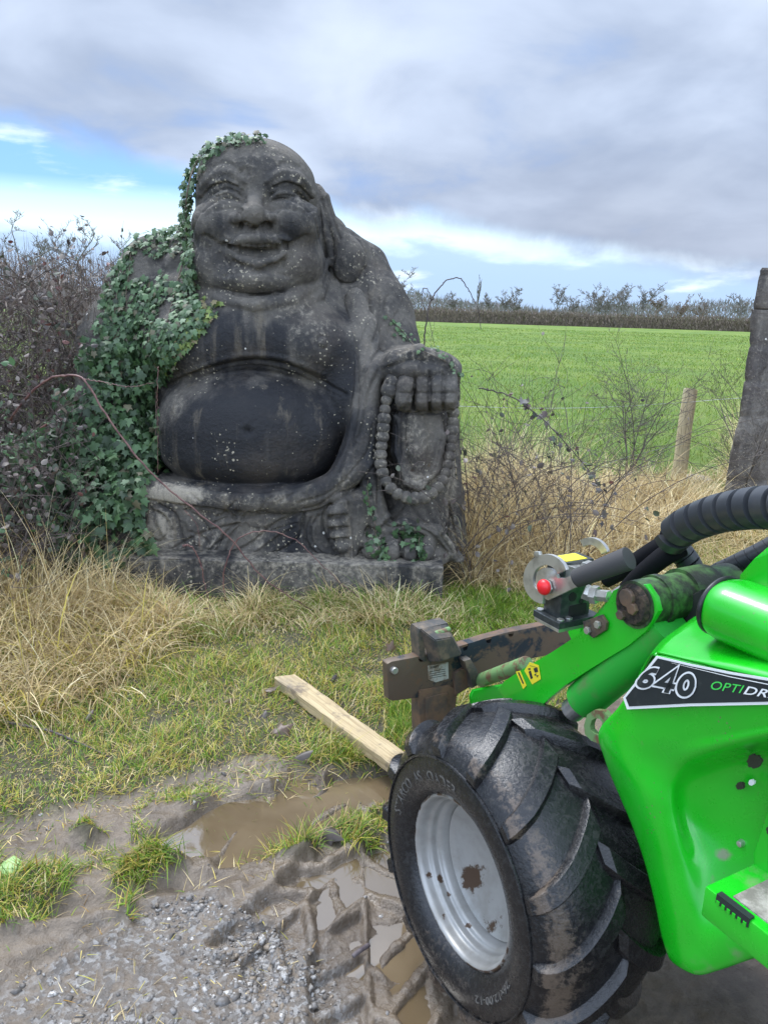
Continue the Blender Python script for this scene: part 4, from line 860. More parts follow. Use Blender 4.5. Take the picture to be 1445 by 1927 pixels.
def undergrowth():
    global STEM, DLEAF, CANE
    STEM = bark('bramble stem', (.055, .042, .038), (.12, .095, .080)); DLEAF = leaf_mat('bramble leaf', .5, .2); CANE = bark('bramble cane', (.095, .038, .038), (.19, .10, .08), .5); HAWM = bark('hawthorn twig', (.07, .06, .052), (.15, .13, .11))
    thicket('bramble_thicket', 'tall tangle of brown leafy brambles filling the left edge beside the statue', 'bramble', (-4.2, -1.7), (4.4, 6.6), 520, lambda x, y: 2.15, 14000, 8000, droop=(.4, 1.9), tl=(.06, .22), xlim=-1.62, cap=lambda x, y: 1.49 + .052 * y - .10 * max(0, x + 2.2) + .07 * math.sin(x * 5 + y))
    n = 62000; x = RNG.uniform(-4.8, -1.58, n); y = RNG.uniform(4.45, 6.9, n); tp_ = 1.42 + .052 * y - .10 * np.maximum(0, x + 2.2) + .13 * fbm(x, y, 2.2, 3, 4); z = RNG.random(n) ** .8 * tp_
    tw = bpy.data.objects['stems'] ; tk = [o for o in COL.objects if o.name.startswith('bramble_thicket')][0]
    veg('fine_twigs', [blades(np.column_stack([x, y, z]), RNG.uniform(.06, .20, n), RNG.uniform(.002, .005, n), RNG.uniform(0, 6.28, n), RNG.uniform(.1, 1.5, n), RNG.uniform(-.5, .8, n), mixcol(n, [(.12, .09, .07), (.19, .15, .115), (.075, .058, .048), (.14, .08, .06)], (3, 3, 2, 1)), 2)], DLEAF, tk)
    thicket('bramble_thicket', 'lower tangled brambles and ivy in front of the tall thicket, left of the statue base', 'bramble', (-2.9, -1.62), (3.75, 4.4), 170, lambda x, y: .92, 3600, 2600, xlim=-1.5, cols=DULL + IVYG[:3], cw=(3, 2, 2, 1.5, 2, .5, 2, 1, 2))
    thicket('bramble_bush', 'straggling bramble bush with grey leaves growing right of the statue', 'bramble', (.45, 1.25), (4.3, 5.2), 70, lambda x, y: 1.08, 120, 800, droop=(.5, 1.8), lsz=(.018, .034), tl=(.1, .4), rad=(.002, .0035))
    thicket('bramble_bush', 'low bramble trailing along the right side of the plinth', 'bramble', (.36, .55), (3.95, 4.7), 20, lambda x, y: .8, 150, 160, droop=(.4, 1.6), lsz=(.025, .045), tl=(.1, .3), rad=(.0018, .003))
    rnd = random.Random(11)
    CN = [('long purple bramble cane arching from the thicket across the front of the statue', [(20, 790, 3.9), (75, 725, 3.8), (125, 707, 3.74), (160, 716, 3.70), (200, 780, 3.66), (250, 850, 3.62), (312, 915, 3.60), (370, 962, 3.58), (430, 1010, 3.58), (490, 1082, 3.6), (545, 1122, 3.62), (590, 1150, 3.65)], .0060, .0028, 60),
          ('thin bramble cane running level from the thicket to the statue\'s ivy', [(150, 712, 3.75), (190, 718, 3.72), (240, 728, 3.7), (290, 720, 3.72)], .003, .0012, 10),
          ('red bramble cane looping over the plinth centre', [(425, 1130, 3.62), (421, 1080, 3.6), (440, 1025, 3.6), (470, 1003, 3.6), (515, 1000, 3.6), (560, 1020, 3.6), (605, 1062, 3.6), (650, 1105, 3.6), (700, 1140, 3.62)], .0035, .0015, 26),
          ('short reddish bramble shoot hanging down the left of the plinth', [(345, 1026, 3.62), (362, 1030, 3.6), (378, 1062, 3.6), (386, 1100, 3.6), (398, 1150, 3.6)], .004, .002, 14),
          ('thin bramble shoot hanging beside the lotus carving', [(348, 960, 3.62), (372, 990, 3.61), (376, 1030, 3.61)], .002, .001, 6),
          ('long bramble stem drooping by the ivy on the belly\'s left side', [(298, 690, 3.72), (296, 760, 3.72), (298, 830, 3.72), (296, 890, 3.72)], .002, .001, 6)]
    for lb, pts, a, b, th in CN:
        G_, P = cane(pts, a, b, rnd, th); root = empty('bramble_cane', tuple(P[0]), lb, 'bramble', 'bramble canes across the statue'); link('stem', G_.mesh('stem'), CANE, root, smooth=True)
    # arching bramble above the knee, and dark twig twisting beside it
    T_ = [('tall dark bramble rising in a hoop above the statue\'s knee', [(797, 655, 4.7), (800, 620, 4.7), (806, 582, 4.7), (818, 552, 4.7), (838, 530, 4.7), (862, 523, 4.7), (876, 536, 4.7), (890, 562, 4.7), (900, 585, 4.7), (905, 620, 4.7)], .0048, .0018),
          ('hooked dark twig branching left of the hoop above the knee', [(812, 566, 4.7), (806, 548, 4.7), (797, 543, 4.7), (794, 555, 4.7), (797, 575, 4.7), (806, 600, 4.7), (818, 655, 4.7)], .0028, .0014),
          ('leafy bramble spray leaning over the dry grass right of the statue', [(900, 730, 4.4), (960, 745, 4.35), (1010, 780, 4.3), (1060, 830, 4.25), (1110, 890, 4.2), (1135, 935, 4.2), (1140, 1000, 4.2)], .004, .002)]
    for lb, pts, a, b in T_:
        G_, P = cane(pts, a, b, rnd, 30); root = empty('bramble_cane', tuple(P[0]), lb, 'bramble', 'bramble canes right of the statue'); link('stem', G_.mesh('stem'), STEM, root, smooth=True)
        if 'leafy' in lb:
            i = RNG.integers(8, len(P), 46); n_ = 46; veg('leaves', [leafcloud(P[i] + RNG.normal(0, .03, (n_, 3)), RNG.normal(0, .7, (n_, 3)) + (0, -.5, .4), RNG.normal(0, .6, (n_, 3)) - (0, 0, .4), RNG.uniform(.022, .040, n_), mixcol(n_, [(.20, .18, .165), (.09, .08, .08), (.07, .09, .06), (.12, .08, .07)], (3, 3, 1, 1), .15), IVY, .7)], DLEAF, root)
    # dangling bramble sprig with dead leaves before the plinth
    G_, P = cane([(395, 1140, 3.58), (402, 1180, 3.5), (410, 1215, 3.4), (440, 1260, 3.2)], .0018, .001, rnd, 6); root = empty('bramble_sprig', tuple(P[-1]), 'bramble sprig with dark withered leaves lying on the grass before the plinth', 'bramble'); link('stem', G_.mesh('stem'), STEM, root, smooth=True)
    i = RNG.integers(0, len(P), 22); veg('leaves', [leafcloud(P[i] + RNG.normal(0, .012, (22, 3)), RNG.normal(0, .7, (22, 3)) + (0, -.5, .5), RNG.normal(0, .6, (22, 3)), RNG.uniform(.028, .045, 22), mixcol(22, [(.07, .055, .055), (.10, .07, .065)], (1, 1)), OVAL, .5)], DLEAF, root)
    # bare shrub in the fence line
    def shrub(base, h, seed, n=7):
        rr = random.Random(seed); G_ = Geo()
        def grow(p, d, L, r, lv):
            Q = [np.array(p, float)]
            for _ in range(5):
                d = d + np.array([rr.gauss(0, .12), rr.gauss(0, .12), rr.gauss(.03, .08)]); d /= np.linalg.norm(d); Q.append(Q[-1] + d * L / 5)
            G_.tube(Q, np.linspace(r, r * .5, 6), 5 if lv < 2 else 3, False)
            if lv < 3:
                for _ in range((7, 6, 4)[lv]):
                    i = rr.randrange(1, 6); a = np.array([rr.gauss(0, 1), rr.gauss(0, 1), rr.gauss(.25, .5)]); nd = d * .55 + a / np.linalg.norm(a) * .9; nd /= np.linalg.norm(nd); grow(Q[i], nd, L * rr.uniform(.3, .62), max(r * .45, .0014), lv + 1)
        for _ in range(n):
            a = rr.uniform(0, 6.28); t = rr.uniform(.02, .38); grow(base, np.array([math.sin(t) * math.cos(a), math.sin(t) * math.sin(a), math.cos(t)]), h * rr.uniform(.7, 1.05), .0065, 0)
        return G_.mesh('branches')
    for (x, y, Y), h, s, n, lb in (((1183, 905, 6.9), 1.02, 3, 6, 'bare thorny shrub standing left of the wooden fence post'), ((1400, 880, 6.2), .95, 5, 5, 'bare thorn twigs growing up against the stone pillar')):
        b = atY(x, y, Y); b[2] = 0; root = empty('bare_shrub', tuple(b), lb, 'shrub'); link('branches', shrub(b, h, s, n), HAWM, root)

def tree_mesh(base, h, seed, kind=0, rmin=.02):
    rr = random.Random(seed); G_ = Geo(); T_ = Geo()
    def grow(p, d, L, r, lv, G_):
        Q = [np.array(p, float)]; k = 4
        for _ in range(k):
            d = d + np.array([rr.gauss(0, .10), rr.gauss(0, .10), rr.gauss(.05, .05)]); d /= np.linalg.norm(d); Q.append(Q[-1] + d * L / k)
        (T_ if lv == 0 else G_).tube(Q, np.linspace(r, r * .55, k + 1), 5 if lv == 0 else 3, False)
        if lv < 4:
            for _ in range((9, 5, 4, 4)[lv]):
                i = rr.randrange(1 if lv else 2, k + 1); a = np.array([rr.gauss(0, 1), rr.gauss(0, 1), rr.gauss(.35 if kind != 1 else 1.6, .4)]); nd = d * (.5 if kind != 1 else 1.3) + a / np.linalg.norm(a) * (.9 if kind != 1 else .55); nd /= np.linalg.norm(nd)
                grow(Q[i], nd, L * rr.uniform(.34, .60) * (1 if kind != 1 else .7), max(r * .42, rmin), lv + 1, G_)
    grow(base, np.array([0, 0, 1.0]), h * .72, h * .022, 0, G_)
    return T_.mesh('trunk'), G_.mesh('crown')
def far_scenery():
    BK = bark('bare twigs', (.13, .115, .105), (.20, .18, .16)); BK2 = bark('brown twigs', (.14, .10, .075), (.20, .15, .115))
    L_ = [(752, 519, 0, 'large bare tree just right of the statue\'s shoulder on the skyline'), (855, 553, 0, 'small bare tree on the skyline, second right of the statue'), (898, 512, 1, 'tall narrow poplar standing above the far hedge'), (921, 556, 0, 'small bare tree just right of the tall poplar'), (950, 552, 0, 'bare tree second to the right of the poplar'), (970, 553, 0, 'bare tree third to the right of the poplar'),
          (1050, 547, 0, 'lone slender bare tree at the middle of the far treeline'), (1081, 560, 0, 'low bare tree right of the lone slender one'), (1115, 548, 0, 'first bare tree of the tight row on the skyline'), (1131, 551, 0, 'second bare tree of the tight row on the skyline'), (1147, 552, 0, 'third bare tree of the tight row on the skyline'), (1165, 545, 0, 'fourth bare tree of the tight row on the skyline'),
          (1186, 550, 0, 'fifth bare tree of the tight row on the skyline'), (1211, 542, 0, 'tallest bare tree at the right end of the tight row'), (1238, 556, 2, 'brown rounded tree just right of the tight row'), (1281, 560, 2, 'wide bare tree on the skyline between the fence post and the shrub'), (1322, 569, 2, 'low brown tree on the skyline right of the fence post'), (1397, 560, 0, 'bare tree on the skyline next to the stone pillar')]
    for i, (x, y, k, lb) in enumerate(L_):
        Y = 135 + (i * 37 % 23); p = atY(x, y, Y); h = p[2] - 0; b = (p[0], Y, 0); tr, cr = tree_mesh(b, h, 100 + i, 1 if k == 1 else 0, .035)
        root = empty('bare_tree', b, lb, 'tree', 'bare trees on the far skyline'); mt = BK2 if k == 2 else BK; link('trunk', tr, mt, root); link('crown', cr, mt, root)
    for i, (x, y, lb) in enumerate(((45, 448, 'bare tree showing above the brambles at the far left'), (95, 466, 'low bare tree between the two taller ones at far left'), (140, 440, 'bare tree above the brambles nearest the statue\'s shoulder'), (185, 462, 'bare twiggy tree just left of the ivy shoulder'))):
        Y = 36 + 3 * i; p = atY(x, y, Y); b = (p[0], Y, 0); tr, cr = tree_mesh(b, p[2], 300 + i, 0, .012); root = empty('bare_tree', b, lb, 'tree', 'bare trees beyond the bramble thicket'); link('trunk', tr, BK, root); link('crown', cr, BK, root)
    # clipped hedge along the far side of the field
    n = 60000; x = RNG.uniform(-80, 150, n); t = RNG.random(n); Y = 101 - .02 * x + RNG.uniform(-1.0, 1.0, n); z = t * (1.62 + .22 * fbm(x, Y * 0, .35, 3, 7)); az = RNG.uniform(0, 6.28, n)
    P = blades(np.column_stack([x, Y, z - .15]), RNG.uniform(.25, .6, n), RNG.uniform(.05, .12, n), az, RNG.uniform(0, .9, n), RNG.uniform(0, .4, n), mixcol(n, [(.15, .115, .085), (.20, .155, .12), (.11, .085, .065), (.13, .12, .07)], (3, 3, 2, 1), .15), 1, az * 0 + RNG.uniform(-.6, .6, n))
    root = empty('hedge', (40, 101, 0), 'long brown clipped hedge along the far side of the green field', 'hedge'); veg('foliage', [P], leaf_mat('hedge twigs', .8, .1), root)
    bm = bmesh.new(); box_bm(bm, (35, 101, .65), (115, .6, .65)); Mh = Mat('hedge core', .9); Mh.base(Mh.mix(Mh.mr(Mh.noise(2.5, 5), .4, .6), (.10, .078, .058), (.15, .115, .085))); link('core', bm_mesh(bm), Mh.m, root)
    # far woodland behind
    n = 45000; x = RNG.uniform(-160, 260, n); Y = RNG.uniform(165, 205, n); top = 4.2 + 2.6 * fbm(x, Y * 0, .035, 4, 70) + 1.2 * fbm(x, Y * 0, .2, 2, 71); z = RNG.random(n) ** .7 * np.maximum(top, 1.6); az = RNG.uniform(0, 6.28, n)
    c = mixcol(n, [(.17, .150, .142), (.21, .195, .19), (.13, .13, .115)], (3, 3, 2), .12); ev = fbm(x, Y * 0, .06, 2, 72) > .38; c[ev] = mixcol(int(ev.sum()), [(.055, .075, .05), (.07, .085, .06)], (1, 1), .1)  # brown twig tones lightened: distance haze is painted into the colour
    P = blades(np.column_stack([x, Y, z - .3]), RNG.uniform(.6, 1.5, n), RNG.uniform(.10, .30, n), az, RNG.uniform(0, .9, n), RNG.uniform(0, .3, n), c, 1, RNG.uniform(-.6, .6, n))
    tag(veg('distant_wood', [P], leaf_mat('distant twigs', .9, .1)), 'hazy brown woodland along the horizon behind the hedge', 'woodland', kind='stuff')

def furniture():
    # round wooden fence post
    b = atY(1274, 912, 7.2); b[2] = -.05; t = atY(1298, 733, 7.2); bm = bmesh.new(); n = 18; rr = random.Random(5)
    rings = []
    for k in range(10):
        f_ = k / 9; c = b * (1 - f_) + t * f_; r = .066 - .005 * f_; rings.append([bm.verts.new(c + np.array([r * (1 + .05 * math.sin(3 * q + k)) * math.cos(q), r * math.sin(q), (.014 * math.cos(q * 1.0 + 2) + rr.gauss(0, .004)) * (k == 9)])) for q in np.arange(n) * 2 * np.pi / n])
    for a, c in zip(rings[:-1], rings[1:]):
        for i in range(n): bm.faces.new([a[i], a[(i + 1) % n], c[(i + 1) % n], c[i]])
    bm.faces.new(rings[-1])
    M = Mat('weathered post wood', .85); g = M.noise(14, 6, .6, stretch=(6, 6, .5)); c = M.mix(M.mr(g, .35, .68), (.66, .54, .34), (.42, .33, .20)); c = M.mix(M.mr(M.noise(5, 4), .5, .7, 0, .5), c, (.42, .42, .30)); M.base(c); M.bump(g, .6, .01)
    o = sharp(link('fence_post', bm_mesh(bm), M.m), 50); tag(o, 'round pale wooden fence post standing at the edge of the green field', 'fence post')
    # staple holding the wire is too small; wires themselves
    WM = Mat('galvanised wire', .4, .8); WM.base((.45, .46, .46))
    for lb, pts in (('upper thin wire strung from the brambles to the fence post', [(850, 764, 6.9), (1000, 768, 7.0), (1140, 766, 7.05), (1292, 757, 7.13)]), ('lower sagging wire strung towards the fence post', [(1060, 915, 6.7), (1130, 880, 6.8), (1180, 860, 6.9), (1286, 835, 7.13)]), ('wire strung from the fence post to the stone pillar', [(1296, 757, 7.13), (1350, 752, 6.9), (1410, 748, 6.6)])):
        tag(link('fence_wire', Geo().tube(curve_pts([atY(*p) for p in pts], 24), .0022, 5).mesh(), WM.m, smooth=True), lb, 'wire', 'fence wires')
    # stone pillar at the right edge: rough masonry tapering upward, with a heavier top block
    SM = stone_mat('pillar stone', (.115, .10, .090), (.27, .25, .215), (.055, .048, .045))
    root = empty('stone_pillar', (3.3, 6.2, 0), 'rough grey stone gate pillar at the right edge of the field', 'pillar')
    Y = 6.1; out = [(1366, 900), (1374, 850), (1392, 780), (1402, 690), (1410, 640), (1413, 582)]; L = [atY(x, y, Y) for x, y in out]
    def block(zs, xl, name, bev):
        V = []; Fq = []; nz, nu = len(zs), 48; w = 1.05; dp = .7
        for k, (z_, x_) in enumerate(zip(zs, xl)):
            per = [(x_, Y)] * 0
            for u in range(nu):
                s = u / nu * 4; e = int(s); f_ = s - e; c_ = [(x_, Y), (x_ + w, Y), (x_ * (Y + dp) / Y + w, Y + dp), (x_ * (Y + dp) / Y + .03, Y + dp)]; a, b_ = c_[e], c_[(e + 1) % 4]; V.append((a[0] + (b_[0] - a[0]) * f_, a[1] + (b_[1] - a[1]) * f_, z_))
        V = np.array(V); cen = np.array([xl.mean() + w / 2, Y + dp / 2, 0]); d = V - cen; d[:, 2] = 0; d /= np.linalg.norm(d, axis=1)[:, None]
        q = V[:, 2] / .26; row = np.floor(q); fr = np.abs(q - row - .5) * 2; cq = (V[:, 0] + V[:, 1]) / .42 + row * .5; cf = np.abs(cq - np.floor(cq) - .5) * 2
        rough = .022 * fbm(V[:, 0] * 1.3 + V[:, 1], V[:, 2], 5, 4, 3) + .010 * fbm(V[:, 0] + V[:, 1], V[:, 2], 22, 3, 8) - .018 * ss(fr, .86, .98) - .012 * ss(cf, .90, .98)
        V = V + d * rough[:, None]
        for k in range(nz - 1):
            for u in range(nu): Fq.append((k * nu + u, k * nu + (u + 1) % nu, (k + 1) * nu + (u + 1) % nu, (k + 1) * nu + u))
        V = np.concatenate([V, [V[-nu:].mean(0), V[:nu].mean(0)]]); c = len(V) - 2
        for u in range(nu): Fq.append(((nz - 1) * nu + u, (nz - 1) * nu + (u + 1) % nu, c, c)); Fq.append(((u + 1) % nu, u, c + 1, c + 1))
        me = Geo().add(V, Fq).mesh(name); set_attr(me, 'pale', .35 + .3 * fbm(V[:, 0], V[:, 2], 3, 3, 4)); set_attr(me, 'wet', .25 + .3 * fbm(V[:, 0], V[:, 2], 2, 3, 14)); return me
    zt = L[-1][2]; zs = np.linspace(-.1, zt, 70); xs = np.interp(zs, [p[2] for p in L], [p[0] for p in L]); link('shaft', block(zs, xs, 'shaft', 0), SM, root, smooth=True)
    cz = atY(1420, 503, Y)[2]; zs = np.linspace(zt + .004, cz, 14); xl = np.interp(zs, [zt, cz - .03, cz], [atY(1419, 570, Y)[0], atY(1426, 512, Y)[0], atY(1431, 505, Y)[0]]); link('cap_stone', block(zs, xl, 'cap', 0), SM, root, smooth=True)
    # plank lying in the mud
    a = onG(535, 1279, .05); b = onG(746, 1434, .045); d = b - a; L_ = np.linalg.norm(d); d /= L_; a2 = a; b2 = b + d * .22; sd, up = frame(d)
    bm = bmesh.new(); nseg = 26; w, th = .041, .021; R2 = random.Random(9); rings = []
    for k in range(nseg + 1):
        c = a2 + (b2 - a2) * k / nseg; c = c + up * (.002 * math.sin(k * .35)); e = .0012 * math.sin(k * 1.3); rg = []
        for (u, v) in ((-1, -1), (1, -1), (1, .8), (.9, 1), (-.9, 1), (-1, .8)): rg.append(bm.verts.new(c + sd * (u * w + e + R2.gauss(0, .0012)) + up * (v * th + R2.gauss(0, .0008)) + d * ((k == 0) * (-.012 * u + .010 * R2.random()))))
        rings.append(rg)
    for p, q in zip(rings[:-1], rings[1:]):
        for i in range(6): bm.faces.new([p[i], p[(i + 1) % 6], q[(i + 1) % 6], q[i]])
    bm.faces.new(rings[0]); bm.faces.new(rings[-1][::-1]); me = bm_mesh(bm)
    M = Mat('wet sawn timber', .55); tc = M.N('ShaderNodeMapping'); tc.inputs['Rotation'].default_value = (0, 0, -math.atan2(d[1], d[0])); M.L(M.pos(), tc.inputs[0]); g = M.noise(12, 6, .6, vec=tc.outputs[0], stretch=(.35, 9, 9), dist=.6)
    c = M.mix(M.mr(g, .38, .64), (.50, .39, .22), (.34, .25, .13)); c = M.mix(M.mr(M.noise(9, 6, .7), .50, .64, 0, .85), c, (.13, .10, .075)); c = M.mix(M.mr(M.noise(3, 5), .48, .66, 0, .75), c, (.22, .20, .17)); M.base(c); M.bump(g, .4, .004)
    tag(sharp(link('plank', me, M.m), 30), 'pale sawn timber plank lying from the grass to the front tyre', 'plank')
    # odds and ends
    BL = Mat('black rubber', .5); BL.base((.02, .02, .02)); tag(link('pipe_end', Geo().tube(curve_pts([onG(1222, 975, .01), atY(1238, 967, 5.9), atY(1258, 968, 5.85), atY(1272, 980, 5.7), onG(1276, 992, .0)], 20), .012, 8).mesh(), BL.m, smooth=True), 'loop of thin black pipe poking out of the dry grass behind the hoses', 'pipe')
    TW = bark('dark twig', (.06, .045, .05), (.12, .10, .10)); P = curve_pts([onG(-60, 1340, .02), onG(20, 1360, .04), onG(90, 1374, .035), onG(150, 1398, .03), onG(215, 1428, .02)], 40)
    tag(link('fallen_twig', Geo().tube(P, np.linspace(.0055, .003, len(P)), 6).mesh(), TW, smooth=True), 'dark fallen twig lying on the grass at the left edge', 'twig')
    P = curve_pts([onG(664, 1800, .012), onG(676, 1790, .016), onG(694, 1778, .012)], 8); tag(link('fallen_twig', Geo().tube(P, [.006] * len(P), 6).mesh(), TW, smooth=True), 'short black stick lying across the tyre print', 'twig')
    SL = stone_mat('field stone', (.30, .28, .25), (.42, .40, .36)); bm = bmesh.new(); bmesh.ops.create_icosphere(bm, subdivisions=3, radius=1); c = onG(1304, 908)
    for v in bm.verts: v.co = Vector((v.co.x * .17 + c[0], v.co.y * .15 + c[1], v.co.z * .04 + .03)) + Vector((.02, .02, .01)) * float(fbm(np.array([v.co.x * 9]), np.array([v.co.y * 9]), 1, 2)[0])
    tag(link('flat_stone', bm_mesh(bm), SL, smooth=True), 'flat pale stone in the grass at the foot of the fence post', 'stone')
    gl = leaf_mat('green leaf', .4, .3)
    c = onG(12, 1630, .03); V, Q, K = leafcloud(np.array([c + (.02, -.03, 0)]), np.array([[.05, -.25, 1.0]]), np.array([[-.2, 1.0, 0]]), np.array([.062]), np.array([[.30, .52, .14]]), OVAL * (1.35, 1), .15); me = np_mesh('leaf', V, Q, 3); set_col(me, 'col', K); tag(link('fallen_leaf', me, gl), 'fresh bright green leaf lying on the mud at the left edge', 'leaf')
    for i, (x, y, lb) in enumerate(((160, 1355, 'large brown curled leaf in the short grass at the left, below the straw heap'), (440, 1312, 'dark leaf just left of the plank\'s far end'), (497, 1298, 'dark curled leaf touching the far end of the plank'), (360, 1372, 'pinkish brown dead leaf at the edge of grass and mud'), (500, 1335, 'dead leaf left of the middle of the plank'),
                                 (520, 1380, 'small dead leaf in the grass between the plank and the mud'), (625, 1285, 'dry pale leaf in the grass right of the plank'), (85, 1610, 'leaf pressed into the mud near the bright green leaf'), (265, 1295, 'brown leaf at the foot of the straw heap'), (735, 1225, 'dead leaf in the grass left of the coupler plate'), (555, 1425, 'pale dead leaf on the mud above the puddle'), (610, 1560, 'leaf caught in the grass tuft beside the puddle'))):
        c = onG(x, y, .045 if y < 1450 else .02); V, Q, K = leafcloud(np.array([c]), RNG.normal(0, .35, (1, 3)) + (0, -.3, 1), RNG.normal(0, 1, (1, 3)), RNG.uniform(.04, .07, 1), mixcol(1, [(.10, .065, .045), (.075, .06, .05), (.16, .10, .06), (.20, .15, .11)], (2, 2, 2, 1)), IVY if i % 2 else OVAL * (.8, 1), RNG.uniform(.7, 1.4)); me = np_mesh('leaf', V, Q, 3); set_col(me, 'col', K)
        tag(link('dead_leaf', me, gl), lb, 'leaf', 'dead leaves on the verge and mud')

# ---------------------------------------------------------------- the green compact loader
AXW = math.radians(29); LN = np.array([-math.cos(AXW), -math.sin(AXW), 0]); LF = np.array([-math.sin(AXW), math.cos(AXW), 0]); LZ = np.array([0, 0, 1.0])
WC = atD(866, 1655, 1.65)                                   # middle of the front wheel's outer rim edge
def LP(x, y, o): return onPlane(x, y, WC + LN * o, LN)      # a point of a plane parallel to the machine's side
def LW(s, z, o): return np.array([WC[0], WC[1], 0]) - LF * s + LZ * z + LN * o
def text_mesh(body, offset=0.0, extrude=0.0, shear=0.0, space=1.0):
    cu = bpy.data.curves.new('t', 'FONT'); cu.body = body; cu.size = 1; cu.offset = offset; cu.extrude = extrude; cu.shear = shear; cu.space_character = space; cu.resolution_u = 4
    o = bpy.data.objects.new('t', cu); COL.objects.link(o); bpy.context.view_layer.update(); me = bpy.data.meshes.new_from_object(o.evaluated_get(bpy.context.evaluated_depsgraph_get()))
    bpy.data.objects.remove(o); bpy.data.curves.remove(cu); V = np.array([v.co for v in me.vertices]); P = [tuple(p.vertices) for p in me.polygons]; bpy.data.meshes.remove(me); return V, P
def poly_mesh(V, P, name='m'): me = bpy.data.meshes.new(name); me.from_pydata([tuple(v) for v in V], [], P); me.update(); return me
def quad_text(body, quad, o, offset=0.0, shear=0.0, space=1.0, ref=None):
    """lettering laid on the side panel; quad = px corners TL, TR, BR, BL"""
    V, P = text_mesh(body, offset, 0, shear, space); R_, _ = text_mesh(body, 0, 0, shear, space); lo, hi = R_.min(0), R_.max(0); u = (V[:, 0] - lo[0]) / (hi[0] - lo[0]); v = (V[:, 1] - lo[1]) / (hi[1] - lo[1])
    a, b, c, d = [np.array(q, float) for q in quad]; px = (d[None] * (1 - u)[:, None] + c[None] * u[:, None]) * (1 - v)[:, None] + (a[None] * (1 - u)[:, None] + b[None] * u[:, None]) * v[:, None]
    return np.array([LP(x, y, o) for x, y in px]), P
def join(parts):
    V, P = [], []; n = 0
    for v, p in parts: V.append(v); P += [tuple(i + n for i in f) for f in p]; n += len(v)
    return poly_mesh(np.concatenate(V), P)
def surf(rows, nu=10, nv=8):
    """smooth sheet through a grid of 3-D points"""
    R_ = [curve_pts(r, (len(r) - 1) * nu) for r in rows]; R_ = np.array(R_); cols = np.array([curve_pts(R_[:, j], (len(rows) - 1) * nv) for j in range(R_.shape[1])]); A = cols.transpose(1, 0, 2); n, m = A.shape[:2]
    i = np.arange(n - 1)[:, None] * m + np.arange(m - 1)[None]; return A.reshape(-1, 3), np.stack([i, i + 1, i + m + 1, i + m], -1).reshape(-1, 4)
def solid(o, t=.005, off=-1): md = o.modifiers.new('thickness', 'SOLIDIFY'); md.thickness = t; md.offset = off; return o

